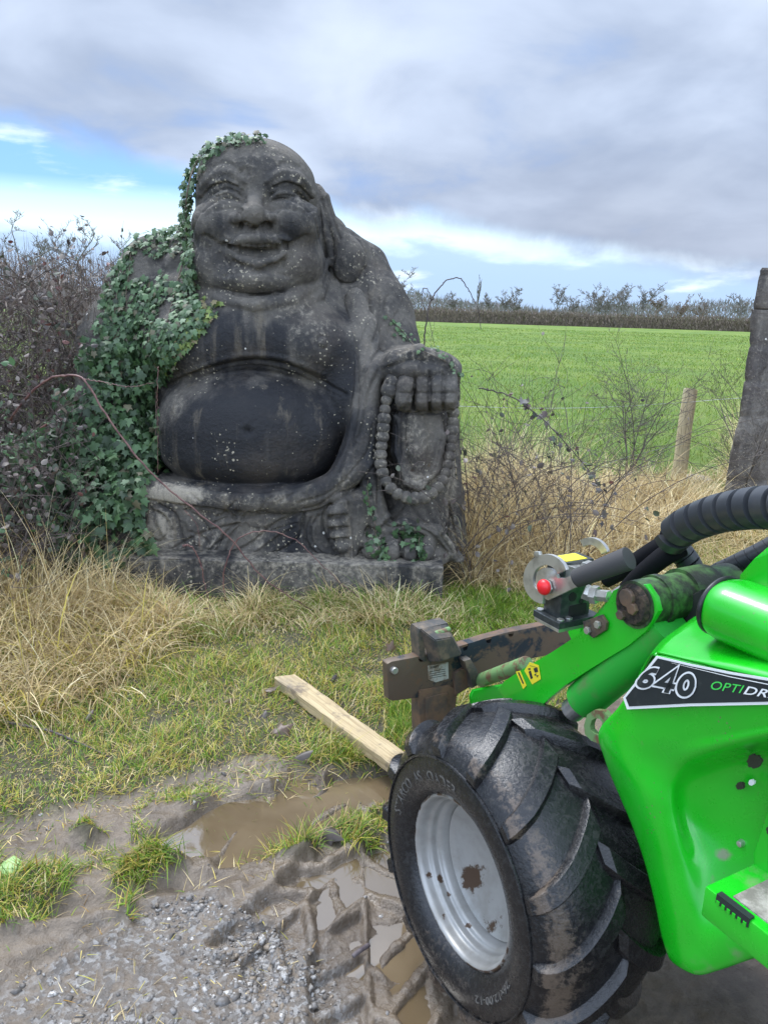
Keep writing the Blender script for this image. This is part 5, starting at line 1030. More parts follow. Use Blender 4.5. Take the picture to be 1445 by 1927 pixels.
def loader():
    PA = Mat('green paint', .26, spec=.6); pn = PA.noise(11, 6, .65); dirt = PA.attr('dirt'); PA.b.inputs['Coat Weight'].default_value = .35; PA.b.inputs['Coat Roughness'].default_value = .12
    c = PA.mix(PA.mr(PA.noise(3.0, 4), .3, .7), (.004, .38, .007), (.007, .47, .012)); c = PA.mix(PA.mr(PA.math('ADD', dirt, PA.math('MULTIPLY', PA.math('SUBTRACT', pn, .5), 1.4)), .35, .75, 0, .85), c, (.25, .235, .17)); c = PA.mix(PA.mr(PA.noise(60, 5, .7), .62, .76, 0, .5), c, (.16, .25, .09)); spk = PA.math('LESS_THAN', PA.voro(120), PA.mr(PA.noise(9, 3), .48, .72, 0.0, .22)); c = PA.mix(PA.math('MULTIPLY', spk, .7), c, (.13, .11, .07)); c = PA.mix(PA.mr(PA.noise(2.2, 6, .7), .48, .75, 0, .28), c, (.10, .30, .06)); PA.base(c)
    PA.rough(PA.mr(pn, .3, .75, .22, .42))
    PO = Mat('dusty green paint', .42); pn = PO.noise(14, 6, .65); PO.base(PO.mix(PO.mr(pn, .45, .72, 0, .8), (.020, .36, .035), (.12, .22, .07)))
    OG = Mat('oily green casting', .5); pn = OG.noise(26, 6, .65); OG.base(OG.mix(OG.mr(pn, .36, .60), (.065, .15, .040), (.020, .024, .016))); OG.bump(pn, .6, .006)
    BKm = Mat('black plastic', .42); BKm.base(BKm.mix(BKm.mr(BKm.noise(40, 4), .5, .75, 0, .5), (.014, .015, .016), (.06, .058, .052)))
    HO = Mat('spiral hose guard', .40, spec=.5); HO.base(HO.mix(HO.mr(HO.noise(18, 4), .5, .8, 0, .4), (.030, .033, .038), (.075, .075, .07)))
    CL = Mat('black woven sleeve', .8, spec=.15); CL.base((.007, .007, .009))
    SI = Mat('zinc plated steel', .38, .85); SI.base(SI.mix(SI.mr(SI.noise(30, 5), .4, .7), (.62, .61, .57), (.40, .39, .36)))
    RM = Mat('silver rim paint', .38, .35); pn = RM.noise(16, 6, .65); rc = RM.mix(RM.mr(pn, .35, .7, 0, .6), (.38, .375, .355), (.24, .228, .20)); rc = RM.mix(RM.mr(RM.math('ADD', RM.attr('dirt'), RM.math('MULTIPLY', RM.math('SUBTRACT', RM.noise(34, 6, .7), .5), 1.7)), .42, .62), rc, (.085, .052, .032)); RM.base(rc)
    RU = Mat('rusty steel', .6, .25); pn = RU.noise(20, 7, .68); RU.base(RU.mix(RU.mr(pn, .38, .62), (.085, .066, .052), (.165, .100, .060))); RU.bump(RU.noise(70, 5, .7), .35, .003)
    RB = Mat('worn blue black steel', .5, .3); pn = RB.noise(7, 6, .65, dist=.6); c = RB.mix(RB.mr(pn, .50, .57), (.125, .092, .064), (.018, .030, .040)); RB.base(RB.mix(RB.mr(RB.noise(30, 6, .7), .54, .72, 0, .8), c, (.17, .095, .055)))
    DK = Mat('dark underside', .9); DK.base((.012, .013, .012))
    TY = Mat('tyre rubber', .42, spec=.5); pn = TY.noise(7, 7, .68); p2 = TY.noise(75, 6, .75); c = TY.mix(TY.mr(p2, .4, .75), (.008, .008, .009), (.026, .025, .024)); md_ = TY.mr(TY.math('ADD', TY.attr('mudd'), TY.math('MULTIPLY', TY.math('SUBTRACT', p2, .5), 1.3)), .38, .72, 0, .9)
    c = TY.mix(TY.mr(pn, .56, .72, 0, .22), c, (.055, .050, .044)); c = TY.mix(md_, c, (.105, .078, .056)); TY.base(c); TY.rough(TY.mr(p2, .38, .68, .12, .42)); b = TY.bump(p2, .35, .004); TY.bump(TY.noise(150, 3, .6), .3, .002, b)
    YE = Mat('yellow sticker', .4); YE.base((.75, .62, .03)); BL = Mat('black print', .45); BL.base(BL.mix(BL.mr(BL.noise(35, 5, .7), .55, .75, 0, .5), (.016, .022, .024), (.07, .08, .07))); WH = Mat('white print', .4); WH.base((.78, .79, .77)); GP = Mat('green print', .4); GP.base((.06, .62, .09))
    GR = Mat('grip tread', .75); GR.base(GR.mix(GR.mr(GR.noise(24, 6, .7), .38, .62), (.17, .155, .13), (.36, .33, .29))); GR.bump(GR.noise(120, 3), .4, .004)
    PL = Mat('pale label', .5); PL.base(PL.mix(PL.mr(PL.noise(22, 6, .7), .45, .6), (.40, .41, .36), (.20, .15, .10))); RED = Mat('red cap', .35); RED.base((.70, .012, .018)); PG = Mat('pale worn green tube', .5); PG.base(PG.mix(PG.mr(PG.noise(25, 6, .7), .5, .6), (.15, .27, .10), (.16, .09, .05)))
    root = empty('compact_loader', (float(LW(.9, 0, -.5)[0]), float(LW(.9, 0, -.5)[1]), 0), 'bright green compact articulated loader with a muddy front tyre, parked at the right', 'loader')
    # ---------- wheel
    def lathe(prof, seg, o0=0.0):
        t = np.arange(seg) * 2 * np.pi / seg; V = np.array([[WC + LN * (a + o0) + r * (math.cos(q) * LF + math.sin(q) * LZ) for q in t] for a, r in prof]); n = len(prof)
        i = np.arange(n - 1)[:, None] * seg; j = np.arange(seg)[None]; k = (j + 1) % seg; return V.reshape(-1, 3), np.stack([i + j, i + k, i + seg + k, i + seg + j], -1).reshape(-1, 4)
    prof = curve_pts([(-.002, .172), (.018, .190), (.030, .222), (.026, .258), (.008, .288), (-.016, .306), (-.06, .319), (-.13, .324), (-.20, .319), (-.246, .306), (-.27, .288), (-.288, .255), (-.29, .22), (-.278, .19), (-.26, .172)], 70)
    G_ = Geo(); G_.add(*lathe(prof, 160))
    Pa, Pr = prof[:, 0], prof[:, 1]; ar = np.concatenate([[0], np.cumsum(np.hypot(np.diff(Pa), np.diff(Pr)))]); mid = np.interp(.13, -Pa[np.argmax(Pr > .30):-20], ar[np.argmax(Pr > .30):-20])
    rr = random.Random(3); NL = 14
    def lug(q0, side):
        n = 15; V = []
        for k in range(n):
            t = k / (n - 1); arc = mid + side * (t * .185 - .012); a = np.interp(arc, ar, Pa); r = np.interp(arc, ar, Pr); a2 = np.interp(arc + .002, ar, Pa); r2 = np.interp(arc + .002, ar, Pr)
            q = q0 + .50 * t ** .82 - .10 * t ** 4; nv = np.array([r2 - r, -(a2 - a)]); nv = nv / np.linalg.norm(nv); nv = nv * np.sign(nv[1]) if abs(nv[1]) > .2 else nv * np.sign(nv[0] * -side * -1 + 1e-9)
            if nv[1] < 0 and abs(nv[0]) < .9: nv = -nv
            hgt = .0185 * min(1, (1 - t) * 9 + .25) * min(1, t * 12 + .5); w = (.054 - .016 * t) * (1 + .06 * rr.random()); wr = w / .32 / 2 * .92
            for (dq, hh) in ((-1.25, -.004), (-.95, hgt * .8), (-.8, hgt), (.8, hgt), (.95, hgt * .8), (1.25, -.004)):
                A = a + nv[0] * hh; Rr = r + nv[1] * hh; V.append(WC + LN * A + Rr * (math.cos(q + dq * wr) * LF + math.sin(q + dq * wr) * LZ))
        i = np.arange(n - 1)[:, None] * 6; j = np.arange(5)[None]; Q = np.stack([i + j, i + j + 1, i + j + 7, i + j + 6], -1).reshape(-1, 4)
        return np.array(V), np.concatenate([Q, [[0, 1, 4, 5], [1, 2, 3, 4], [(n - 1) * 6 + 5, (n - 1) * 6 + 4, (n - 1) * 6 + 1, (n - 1) * 6], [(n - 1) * 6 + 4, (n - 1) * 6 + 3, (n - 1) * 6 + 2, (n - 1) * 6 + 1]]])
    for k in range(NL):
        q = 2 * math.pi * k / NL; G_.add(*lug(q, -1)); G_.add(*lug(q + math.pi / NL, 1))
    # shoulder ring
    t = np.linspace(0, 2 * np.pi, 161); G_.tube([WC + LN * .0265 + .262 * (math.cos(q) * LF + math.sin(q) * LZ) for q in t], .0032, 6, False)
    tm = G_.mesh('tyre'); Vt = np.empty(len(tm.vertices) * 3); tm.vertices.foreach_get('co', Vt); Vt = Vt.reshape(-1, 3); d = Vt - WC; o_ = d @ LN; rr_ = np.hypot(d @ LF, d @ LZ); an = np.arctan2(d @ LZ, d @ LF)
    mu = .02 + .50 * np.exp(-((o_ + .02) / .05) ** 2) * ss(rr_, .27, .30) * (np.cos(an - math.radians(205)) * .5 + .5) + .30 * ss(rr_, .318, .300) * ss(rr_, .29, .30) + .35 * (d @ LZ < -.18) + .25 * (o_ > .0) * ss(rr_, .24, .30); set_attr(tm, 'mudd', mu)
    dish = np.array([(-.098, .0), (-.098, .03), (-.092, .06), (-.082, .10), (-.074, .128), (-.066, .143)]); dm = Geo().add(*lathe(curve_pts(dish, 30), 96)).mesh('wheel')
    Vd = np.empty(len(dm.vertices) * 3); dm.vertices.foreach_get('co', Vd); Vd = Vd.reshape(-1, 3); x_, y_ = proj(Vd); set_attr(dm, 'dirt', .95 * np.exp(-(((x_ - 888) / 20) ** 2 + ((y_ - 1655) / 26) ** 2)) + .12 + .35 * np.exp(-(((x_ - 925) / 30) ** 2 + ((y_ - 1740) / 50) ** 2)))
    wheel = link('wheel', dm, RM.m, root, smooth=True)
    rim = [(-.012, .178), (.002, .178), (.006, .1745), (.005, .170), (-.002, .166), (-.018, .163), (-.026, .157), (-.040, .1555), (-.046, .149), (-.056, .1455), (-.075, .144), (-.15, .143)]; rmv = curve_pts(rim, 60); rm_ = Geo().add(*lathe(rmv, 128)).mesh('rim')
    Vd = np.empty(len(rm_.vertices) * 3); rm_.vertices.foreach_get('co', Vd); Vd = Vd.reshape(-1, 3); x_, y_ = proj(Vd); dd = .0 * x_
    for (a, b, s1, s2, v) in ((806, 1648, 10, 8, .9), (828, 1655, 9, 10, .8), (844, 1683, 6, 6, .9), (880, 1742, 14, 7, .8), (835, 1720, 6, 30, .6), (812, 1620, 4, 20, .5), (785, 1600, 4, 60, .35)): dd = np.maximum(dd, v * np.exp(-(((x_ - a) / s1) ** 2 + ((y_ - b) / s2) ** 2)))
    rad = np.hypot((Vd - WC) @ LF, (Vd - WC) @ LZ); dd = np.maximum(dd, .50 * (rad > .172)); set_attr(rm_, 'dirt', dd); link('rim', rm_, RM.m, wheel, smooth=True)
    sharp(link('tyre', tm, TY.m, wheel), 32)
    parts = []
    def arc_text(s, q0, q1, r, hgt, o):
        V, P = text_mesh(s, .0, .09, 0, 1.05); w = V[:, 0].max(); qq = q0 + (q1 - q0) * V[:, 0] / w; Rr = r + V[:, 1] * hgt; return np.array([WC + LN * (o + np.interp(Rr_, [.19, .222, .258], [.018, .030, .026]) + z_ * .02) + Rr_ * (math.cos(q) * LF + math.sin(q) * LZ) for q, Rr_, z_ in zip(qq, Rr, V[:, 2])]), P
    parts.append(arc_text('STARCO', math.radians(8), math.radians(40), .208, .034, .0)); parts.append(arc_text('AS LOADER', math.radians(46), math.radians(92), .208, .034, .0)); parts.append(arc_text('26x12.00-12', math.radians(196), math.radians(238), .212, .020, .0))
    lt = join(parts); LTm = Mat('scuffed letters', .55); LTm.base((.11, .105, .095)); link('lettering', lt, LTm.m, wheel)

    rw = wheel.copy(); COL.objects.link(rw); rw.parent = root; rw.location = Vector(-LF * 1.42)
    for ch in list(wheel.children): c2 = ch.copy(); COL.objects.link(c2); c2.parent = rw
    rw.matrix_parent_inverse = wheel.matrix_parent_inverse
    # ---------- side panel of the rear body
    oP = -.15; L_ = LP
    rows = [[(1237, 1232, oP - .002), (1262, 1238, oP), (1310, 1249, oP), (1370, 1263, oP), (1480, 1288, oP), (1620, 1318, oP)],
            [(1198, 1285, oP - .002), (1226, 1288, oP), (1290, 1292, oP), (1365, 1296, oP), (1480, 1308, oP), (1620, 1325, oP)],
            [(1163, 1333, oP - .003), (1196, 1337, oP), (1270, 1337, oP), (1360, 1334, oP), (1480, 1330, oP), (1620, 1330, oP)],
            [(1127, 1378, oP - .012), (1160, 1384, oP + .002), (1250, 1388, oP + .002), (1345, 1380, oP), (1480, 1358, oP), (1620, 1350, oP)],
            [(1138, 1430, oP - .014), (1172, 1434, oP + .006), (1245, 1436, oP - .002), (1322, 1418, oP - .002), (1470, 1384, oP - .004), (1620, 1364, oP - .006)],
            [(1163, 1492, oP - .014), (1200, 1494, oP + .006), (1256, 1500, oP - .004), (1300, 1468, oP - .044), (1460, 1420, oP - .070), (1620, 1400, oP - .07)],
            [(1190, 1556, oP - .014), (1224, 1556, oP + .004), (1268, 1552, oP - .008), (1305, 1545, oP - .052), (1450, 1520, oP - .070), (1620, 1510, oP - .07)],
            [(1214, 1628, oP - .014), (1244, 1630, oP + .002), (1285, 1630, oP - .008), (1335, 1622, oP - .040), (1450, 1610, oP - .060), (1620, 1600, oP - .06)],
            [(1232, 1700, oP - .014), (1258, 1702, oP + .002), (1298, 1704, oP - .004), (1345, 1702, oP - .024), (1450, 1690, oP - .040), (1620, 1680, oP - .04)],
            [(1245, 1764, oP - .014), (1270, 1770, oP + .000), (1305, 1772, oP - .002), (1350, 1766, oP - .010), (1450, 1745, oP - .030), (1620, 1730, oP - .03)],
            [(1262, 1808, oP - .016), (1284, 1824, oP - .006), (1312, 1832, oP - .006), (1352, 1822, oP - .014), (1450, 1792, oP - .030), (1620, 1770, oP - .03)]]
    grid = []
    for i, r in enumerate(rows):
        p0 = L_(*r[0]); g_ = [p0 - LN * .055 - LF * .004, p0 - LN * .018 - LF * (-.003)] + [L_(*p) for p in r]; grid.append(g_)
    last = [p - LZ * .006 - LN * .03 for p in grid[-1]]; grid.append(last)
    V, Q = surf(grid, 9, 9); me = np_mesh('side_panel', V, Q, 4); x_, y_ = proj(V); dd = np.zeros(len(V)) + .13
    for (a, b, s1, s2, v) in ((1395, 1445, 14, 12, .62), (1430, 1450, 14, 30, .6), (1403, 1535, 8, 20, 1.0), (1370, 1500, 6, 22, .7), (1362, 1608, 22, 16, .95), (1410, 1478, 30, 22, .35), (1340, 1645, 10, 30, .35), (1305, 1830, 60, 10, .5), (1250, 1790, 20, 22, .5), (1420, 1500, 30, 60, .3), (1395, 1790, 60, 18, .35)): dd = np.maximum(dd, v * np.exp(-(((x_ - a) / s1) ** 2 + ((y_ - b) / s2) ** 2)))
    dd = np.maximum(dd, .30 * ss(y_, 1600, 1830)); set_attr(me, 'dirt', dd); body = solid(link('side_panel', me, PA.m, root, smooth=True), .006, 1)
    # decal with its lettering
    def flat(pts, o, name, mat, parent, th=.0006): return link(name, bm_mesh(prism_bm(bmesh.new(), [L_(x, y, o) for x, y in pts], -LN * th)), mat, parent)
    e = .0095
    dec = flat([(1234.5, 1234), (1300, 1249.5), (1372, 1264), (1445, 1276), (1600, 1304), (1600, 1329), (1445, 1326), (1300, 1329), (1179, 1335), (1171.5, 1313)], oP + e, 'decal', WH.m, body)
    inner = flat([(1237, 1239), (1300, 1254), (1372, 1269), (1445, 1281.5), (1600, 1311), (1600, 1323), (1445, 1320.5), (1300, 1323.5), (1183, 1329.5), (1176.5, 1313)], oP + e + .0008, 'decal_field', BL.m, body)
    stripe = flat([(1262, 1247.5), (1372, 1273), (1445, 1287.5), (1600, 1318), (1600, 1319), (1445, 1289), (1372, 1274.2)], oP + e + .0014, 'decal_stripe', WH.m, body)
    q640 = ((1212, 1254), (1312, 1271), (1303, 1312), (1188, 1289))
    def quadpt(u, v, q): a, b, c, d = [np.array(t, float) for t in q]; return (d * (1 - u) + c * u) * (1 - v) + (a * (1 - u) + b * u) * v
    def ribbon(bm, pts, w, o, closed=False, n=28, sharp_=False):
        P = np.array(pts, float); P = P if sharp_ else curve_pts(np.concatenate([P, P[:1]]) if closed else P, n); m = len(P); L1, L2 = [], []
        for i in range(m):
            a = P[i] - P[i - 1] if i else (P[0] - P[-2] if closed else P[1] - P[0]); b = P[(i + 1) % m] - P[i] if i < m - 1 else (P[1] - P[0] if closed else a); a = a / (np.linalg.norm(a) + 1e-9); b = b / (np.linalg.norm(b) + 1e-9); t = a + b; t /= np.linalg.norm(t) + 1e-9; nn = np.array([-t[1], t[0]]); k = w / 2 / max(.45, abs(nn @ np.array([-a[1], a[0]])))
            L1.append(P[i] + nn * k); L2.append(P[i] - nn * k)
        f_ = lambda q: bm.verts.new(L_(*quadpt(q[0] / 3.0, q[1], q640), o)); A = [f_(q) for q in L1]; B = [f_(q) for q in L2]
        for i in range(m - 1): bm.faces.new([A[i], A[i + 1], B[i + 1], B[i]])
    for nm, w, o0, mt in (('number', .46, .0020, WH.m), ('number_fill', .27, .0028, BL.m)):
        bm = bmesh.new(); ell = lambda cx, cy, rx, ry: [(cx + rx * math.cos(t), cy + ry * math.sin(t)) for t in np.linspace(0, 2 * math.pi, 13)[:-1]]; g = (w - .27) * .4
        ribbon(bm, ell(.50, .30, .26, .22), w * .9, oP + e + o0, True); ribbon(bm, [(.26, .30), (.28, .60), (.48, .86), (.80 + g * .3, .88)], w * .9, oP + e + o0 + .00006)
        ribbon(bm, [(1.70, -.05 - g * .3), (1.70, .98), (1.18, .30), (2.0 + g * .4, .30)], w * .88, oP + e + o0 + .00012, sharp_=True)
        ribbon(bm, ell(2.52, .48, .30, .40), w, oP + e + o0 + .00018, True); link(nm, bm_mesh(bm), mt, body)
    link('green_letters', join([quad_text('OPTI', ((1339, 1281), (1400, 1290), (1395, 1305), (1336, 1297)), oP + e + .002, .004, .2, 1.05)]), GP.m, body); link('white_letters', join([quad_text('DRIVE', ((1403, 1291), (1496, 1307), (1490, 1320), (1398, 1306)), oP + e + .002, .012, .2, 1.05)]), WH.m, body)
    # ---------- bonnet deck, rounded cover, upper bonnet
    dk = [[(1237, 1232, oP - .004), (1300, 1247, oP - .002), (1372, 1263, oP - .002), (1480, 1288, oP - .002), (1620, 1318, oP - .002)],
          [(1240, 1226, oP - .012), (1302, 1240, oP - .010), (1374, 1252, oP - .010), (1480, 1276, oP - .010), (1620, 1305, oP - .010)],
          [(1262, 1205, oP - .045), (1312, 1215, oP - .05), (1380, 1232, oP - .05), (1490, 1252, oP - .05), (1620, 1278, oP - .05)],
          [(1300, 1180, oP - .10), (1335, 1188, oP - .11), (1395, 1196, oP - .11), (1500, 1212, oP - .11), (1620, 1232, oP - .11)],
          [(1342, 1150, oP - .19), (1372, 1150, oP - .21), (1420, 1160, oP - .21), (1510, 1170, oP - .21), (1620, 1185, oP - .21)]]
    V, Q = surf([[L_(*p) for p in r] for r in dk], 8, 6); me = np_mesh('deck', V, Q, 4); set_attr(me, 'dirt', np.full(len(V), .05)); solid(link('bonnet_deck', me, PA.m, root, smooth=True), .006, 1)
    fr = [[(1234, 1236, oP - .002), (1262, 1205, oP - .045), (1300, 1180, oP - .10), (1342, 1150, oP - .19)], [(1222, 1240, oP - .05), (1248, 1208, oP - .09), (1285, 1180, oP - .15), (1330, 1148, oP - .24)], [(1192, 1300, oP - .08), (1215, 1250, oP - .12), (1255, 1215, oP - .18), (1310, 1170, oP - .27)]]
    V, Q = surf([[L_(*p) for p in r] for r in fr], 8, 6); me = np_mesh('front', V, Q, 4); set_attr(me, 'dirt', np.full(len(V), .2)); solid(link('bonnet_front', me, PA.m, root, smooth=True), .004, 1)
    bm = bmesh.new(); a = L_(1388, 1152, oP - .08); r = 60 * np.dot(a - ORG, FWD) / F_PX; ax = -LF; u_, v_ = LN, LZ
    n1, n2 = 20, 40; V = []
    for i in range(n1 + 14):
        if i <= n1: q = i / n1 * math.pi / 2; xx = -math.cos(q) * r * .95; k = math.sin(q) ** .62
        else: xx = (i - n1) / 14 * .55; k = 1 + .10 * (i - n1) / 14
        for j in range(n2):
            t = 2 * math.pi * j / n2; V.append(a + ax * xx + r * k * (math.copysign(abs(math.cos(t)) ** .85, math.cos(t)) * u_ * 1.15 + math.copysign(abs(math.sin(t)) ** .85, math.sin(t)) * v_))
    i = np.arange(n1 + 13)[:, None] * n2; j = np.arange(n2)[None]; k = (j + 1) % n2; me = np_mesh('cover', V, np.stack([i + j, i + k, i + n2 + k, i + n2 + j], -1).reshape(-1, 4), 4); set_attr(me, 'dirt', np.zeros(len(V))); cov = link('rounded_cover', me, PA.m, root, smooth=True)
    t = np.linspace(0, 2 * np.pi, 60); link('seal', Geo().tube([a + ax * (-r * .62) + r * .90 * (math.cos(q) * u_ * 1.15 + math.sin(q) * v_) for q in t], .0045, 8, False).mesh(), BKm.m, cov, smooth=True)
    bm = prism_bm(bmesh.new(), [L_(x, y, oP - .12) for x, y in ((1374, 1106), (1392, 1082), (1418, 1052), (1452, 1014), (1620, 900), (1700, 1200), (1420, 1190))], -LN * .5, bev=.022, seg=4); me = bm_mesh(bm); set_attr(me, 'dirt', np.full(len(me.vertices), .03)); sharp(link('bonnet', me, PA.m, root), 40)
    # ---------- foot step and well
    so = -.075; P0 = L_(1325, 1667, so); s0 = np.dot(P0 - WC, -LF); z0 = P0[2]; hh = .052
    def SB(sa, sb, za, zb, oa, ob, bev, bm): c = LW((sa + sb) / 2, (za + zb) / 2, (oa + ob) / 2); return box_bm(bm, c, ((sb - sa) / 2, (zb - za) / 2, abs(ob - oa) / 2), [-LF, LZ, LN], bev)
    me = bm_mesh(SB(s0, s0 + .62, z0 - hh, z0, so, -.205, .005, bmesh.new())); set_attr(me, 'dirt', np.full(len(me.vertices), .33)); step = sharp(link('foot_step', me, PA.m, root), 35)
    me = bm_mesh(SB(s0 + .035, s0 + .6, z0 - .002, z0 + .0025, so - .018, -.19, .001, bmesh.new())); link('tread_plate', me, GR.m, step)
    bm = bmesh.new()
    for k in range(5):
        s1 = s0 + .022 + k * .088; SB(s1, s1 + .055, z0 - .012, z0 + .0035, so + .0012, so - .010, 0, bm)
    link('drain_slot', bm_mesh(bm), BL.m, step)
    bm = bmesh.new()
    for k in range(5):
        for j in range(6):
            s1 = s0 + .024 + k * .088 + j * .009; SB(s1, s1 + .005, z0 - .0125, z0 - .006, so + .0026, so, 0, bm)
    me = bm_mesh(bm); set_attr(me, 'dirt', np.full(len(me.vertices), .2)); link('slot_teeth', me, PA.m, step)
    me = bm_mesh(prism_bm(bmesh.new(), [L_(x, y, oP - .035) for x, y in ((1450, 1505), (1416, 1606), (1420, 1690), (1600, 1800), (1700, 1450))], -LN * .05, .003)); set_attr(me, 'dirt', np.full(len(me.vertices), .22)); sharp(link('well_wall', me, PA.m, root), 40)
    def irr(cx, cy, r_, o, seed, n=22):
        R2 = random.Random(seed); return [(cx + r_ * (1 + R2.uniform(-.16, .16)) * math.cos(q), cy + r_ * (1 + R2.uniform(-.16, .16)) * math.sin(q)) for q in np.arange(n) * 2 * math.pi / n]
    HB = Mat('hole', .9); HB.base((.03, .032, .018))
    for i, (x, y, r_, o, m_) in enumerate(((1418, 1433, 13, oP - .0505, HB.m), (1391, 1479, 7.5, oP - .0605, HB.m), (1449, 1562, 9, oP - .031, HB.m), (1413, 1473, 5.5, oP - .0595, WH.m))): flat(irr(x, y, r_, o, i), o + .006, 'mounting_hole' if i < 3 else 'paint_chip', m_, body, .004)
    b = L_(1398, 1585, oP - .063); link('bolt', bm_mesh(cyl_bm(bmesh.new(), b - LN * .01, b + LN * .012, .008, 20, .005, .002)), SI.m, body)
    me = bm_mesh(prism_bm(bmesh.new(), [L_(x, y, oP - .06) for x, y in ((1412, 1786), (1446, 1816), (1620, 1900), (1620, 1740), (1445, 1760))], -LN * .006, .002)); set_attr(me, 'dirt', np.full(len(me.vertices), .3)); sharp(link('lower_plate', me, PA.m, root), 40)
    # ---------- inner frame, all dark
    bm = bmesh.new(); SB(.42, 2.1, .42, .88, -.34, -.90, .02, bm); link('chassis', bm_mesh(bm), DK.m, root)
    bm = bmesh.new(); SB(.70, 2.1, .60, 1.15, -.22, -.92, .05, bm); me = bm_mesh(bm); set_attr(me, 'dirt', np.zeros(len(me.vertices))); link('rear_body', me, PA.m, root)
    bm = bmesh.new(); SB(.30, 2.1, .34, .44, -.62, -.92, .02, bm); link('light_block_plate', bm_mesh(bm), DK.m, root)  # unseen plate added under the machine to block light on the mud
    bm = bmesh.new(); SB(-.12, .36, .28, .50, -.30, -.72, .02, bm); me = bm_mesh(bm); link('front_frame', me, PO.m, root)
    bm = cyl_bm(bmesh.new(), WC - LN * .16, WC - LN * .55, .045, 24); link('axle', bm_mesh(bm), DK.m, root)
    # ---------- boom
    oB = -.235
    me = bm_mesh(prism_bm(bmesh.new(), [L_(x, y, oB) for x, y in ((936, 1296), (950, 1281), (985, 1258), (1040, 1226), (1085, 1196), (1120, 1165), (1143, 1138), (1152, 1112), (1180, 1098), (1215, 1100), (1232, 1125), (1238, 1150), (1215, 1188), (1180, 1216), (1140, 1240), (1105, 1262), (1062, 1290), (1040, 1308), (1022, 1326), (985, 1324), (948, 1316))], -LN * .012, .002)); set_attr(me, 'dirt', np.full(len(me.vertices), .10)); boom = sharp(link('boom_arm', me, PA.m, root), 30)
    me = bm_mesh(prism_bm(bmesh.new(), [L_(x, y, oB - .012) for x, y in ((940, 1294), (985, 1262), (1085, 1200), (1150, 1120), (1180, 1112), (1192, 1160), (1120, 1238), (1030, 1300), (960, 1306))], -LN * .12, .002)); set_attr(me, 'dirt', np.full(len(me.vertices), .3)); sharp(link('boom_box', me, PA.m, root), 30)
    me = bm_mesh(prism_bm(bmesh.new(), [L_(x, y, oB - .14) for x, y in ((1075, 1168), (1092, 1178), (1090, 1206), (1078, 1212), (1068, 1190))], -LN * .01, .001)); set_attr(me, 'dirt', np.full(len(me.vertices), .1)); link('boom_lug', me, PA.m, root)
    # pivot drum
    pc = L_(1192, 1138, oB + .004); bm = cyl_bm(bmesh.new(), pc, pc - LN * .26, .045, 48, bev=.006)
    for k, (d0, d1, r_) in enumerate(((.05, .065, .049), (.12, .19, .052))): cyl_bm(bm, pc - LN * d0, pc - LN * d1, r_, 48, bev=.004)
    drum = sharp(link('pivot_drum', bm_mesh(bm), OG.m, root), 40)
    CR = Mat('old grease', .85); CR.base(CR.mix(CR.mr(CR.noise(60, 5, .7), .4, .65), (.018, .014, .010), (.085, .055, .035))); CR.bump(CR.noise(60, 6, .75), 1.0, .012)
    bm = cyl_bm(bmesh.new(), pc + LN * .001, pc + LN * .010, .040, 40, .035, .003); link('greasy_cap', bm_mesh(bm), CR.m, drum); bm = bmesh.new()
    for (dx, dz, r_) in ((-.006, .014, .017), (-.016, -.024, .010), (.010, -.002, .012)): p = pc + LN * .010 - LF * dx + LZ * dz; cyl_bm(bm, p - LN * .003, p + LN * .008, r_, 6 if r_ < .015 else 14, bev=.002)
    link('drum_bolt', bm_mesh(bm), RU.m, drum)
    # lift cylinder
    a = L_(1098, 1318, oB - .035); b = L_(1262, 1176, oB - .05); bm = cyl_bm(bmesh.new(), a, b, .041, 40, bev=.010); sharp(link('lift_cylinder', bm_mesh(bm), PO.m, root), 40)
    bm = cyl_bm(bmesh.new(), a + (a - b) * .0, a + (a - b) / np.linalg.norm(a - b) * .05, .026, 24, bev=.004); link('cylinder_rod', bm_mesh(bm), SI.m, root)
    # lifting eye at the wing of the frame
    o2 = oP - .04; pts = [(1098, 1365), (1104, 1345), (1118, 1336), (1135, 1338), (1146, 1352), (1142, 1380), (1132, 1402), (1112, 1394), (1100, 1382)]; bm = bmesh.new(); out = [L_(x, y, o2) for x, y in pts]; cen = np.mean(out, 0); inn = [cen + (p - cen) * .48 for p in out]; n = len(out)
    for dd_ in (0, 1):
        pass
    A = [bm.verts.new(p) for p in out]; B = [bm.verts.new(p) for p in inn]; A2 = [bm.verts.new(p - LN * .012) for p in out]; B2 = [bm.verts.new(p - LN * .012) for p in inn]
    for i in range(n): j = (i + 1) % n; bm.faces.new([A[i], A[j], B[j], B[i]]); bm.faces.new([A2[i], B2[i], B2[j], A2[j]]); bm.faces.new([A[i], A2[i], A2[j], A[j]]); bm.faces.new([B[i], B[j], B2[j], B2[i]])
    link('lifting_eye', bm_mesh(bm), PG.m, root)
    # stickers on the boom
    st = flat([(996, 1246), (1013, 1252), (1017, 1278), (1001, 1288), (986, 1262)], oB + .0016, 'warning_sticker', YE.m, boom); flat([(970, 1264), (978, 1262), (990, 1290), (984, 1297)], oB + .0016, 'warning_sticker', YE.m, boom)
    bm = bmesh.new()
    for pts in (((994, 1264), (998, 1262), (1002, 1276), (998, 1278)), ((993, 1258), (997, 1257), (998, 1260), (994, 1261)), ((1003, 1258), (1010, 1256), (1012, 1264), (1006, 1266)), ((1004, 1270), (1008, 1267), (1008, 1272)), ((1009, 1271), (1013, 1270), (1010, 1275)), ((996, 1252), (1010, 1256), (1011, 1257), (997, 1253)), ((974, 1266), (976, 1265), (985, 1286), (983, 1287))): prism_bm(bm, [L_(x, y, oB + .0022) for x, y in pts], -LN * .0004)
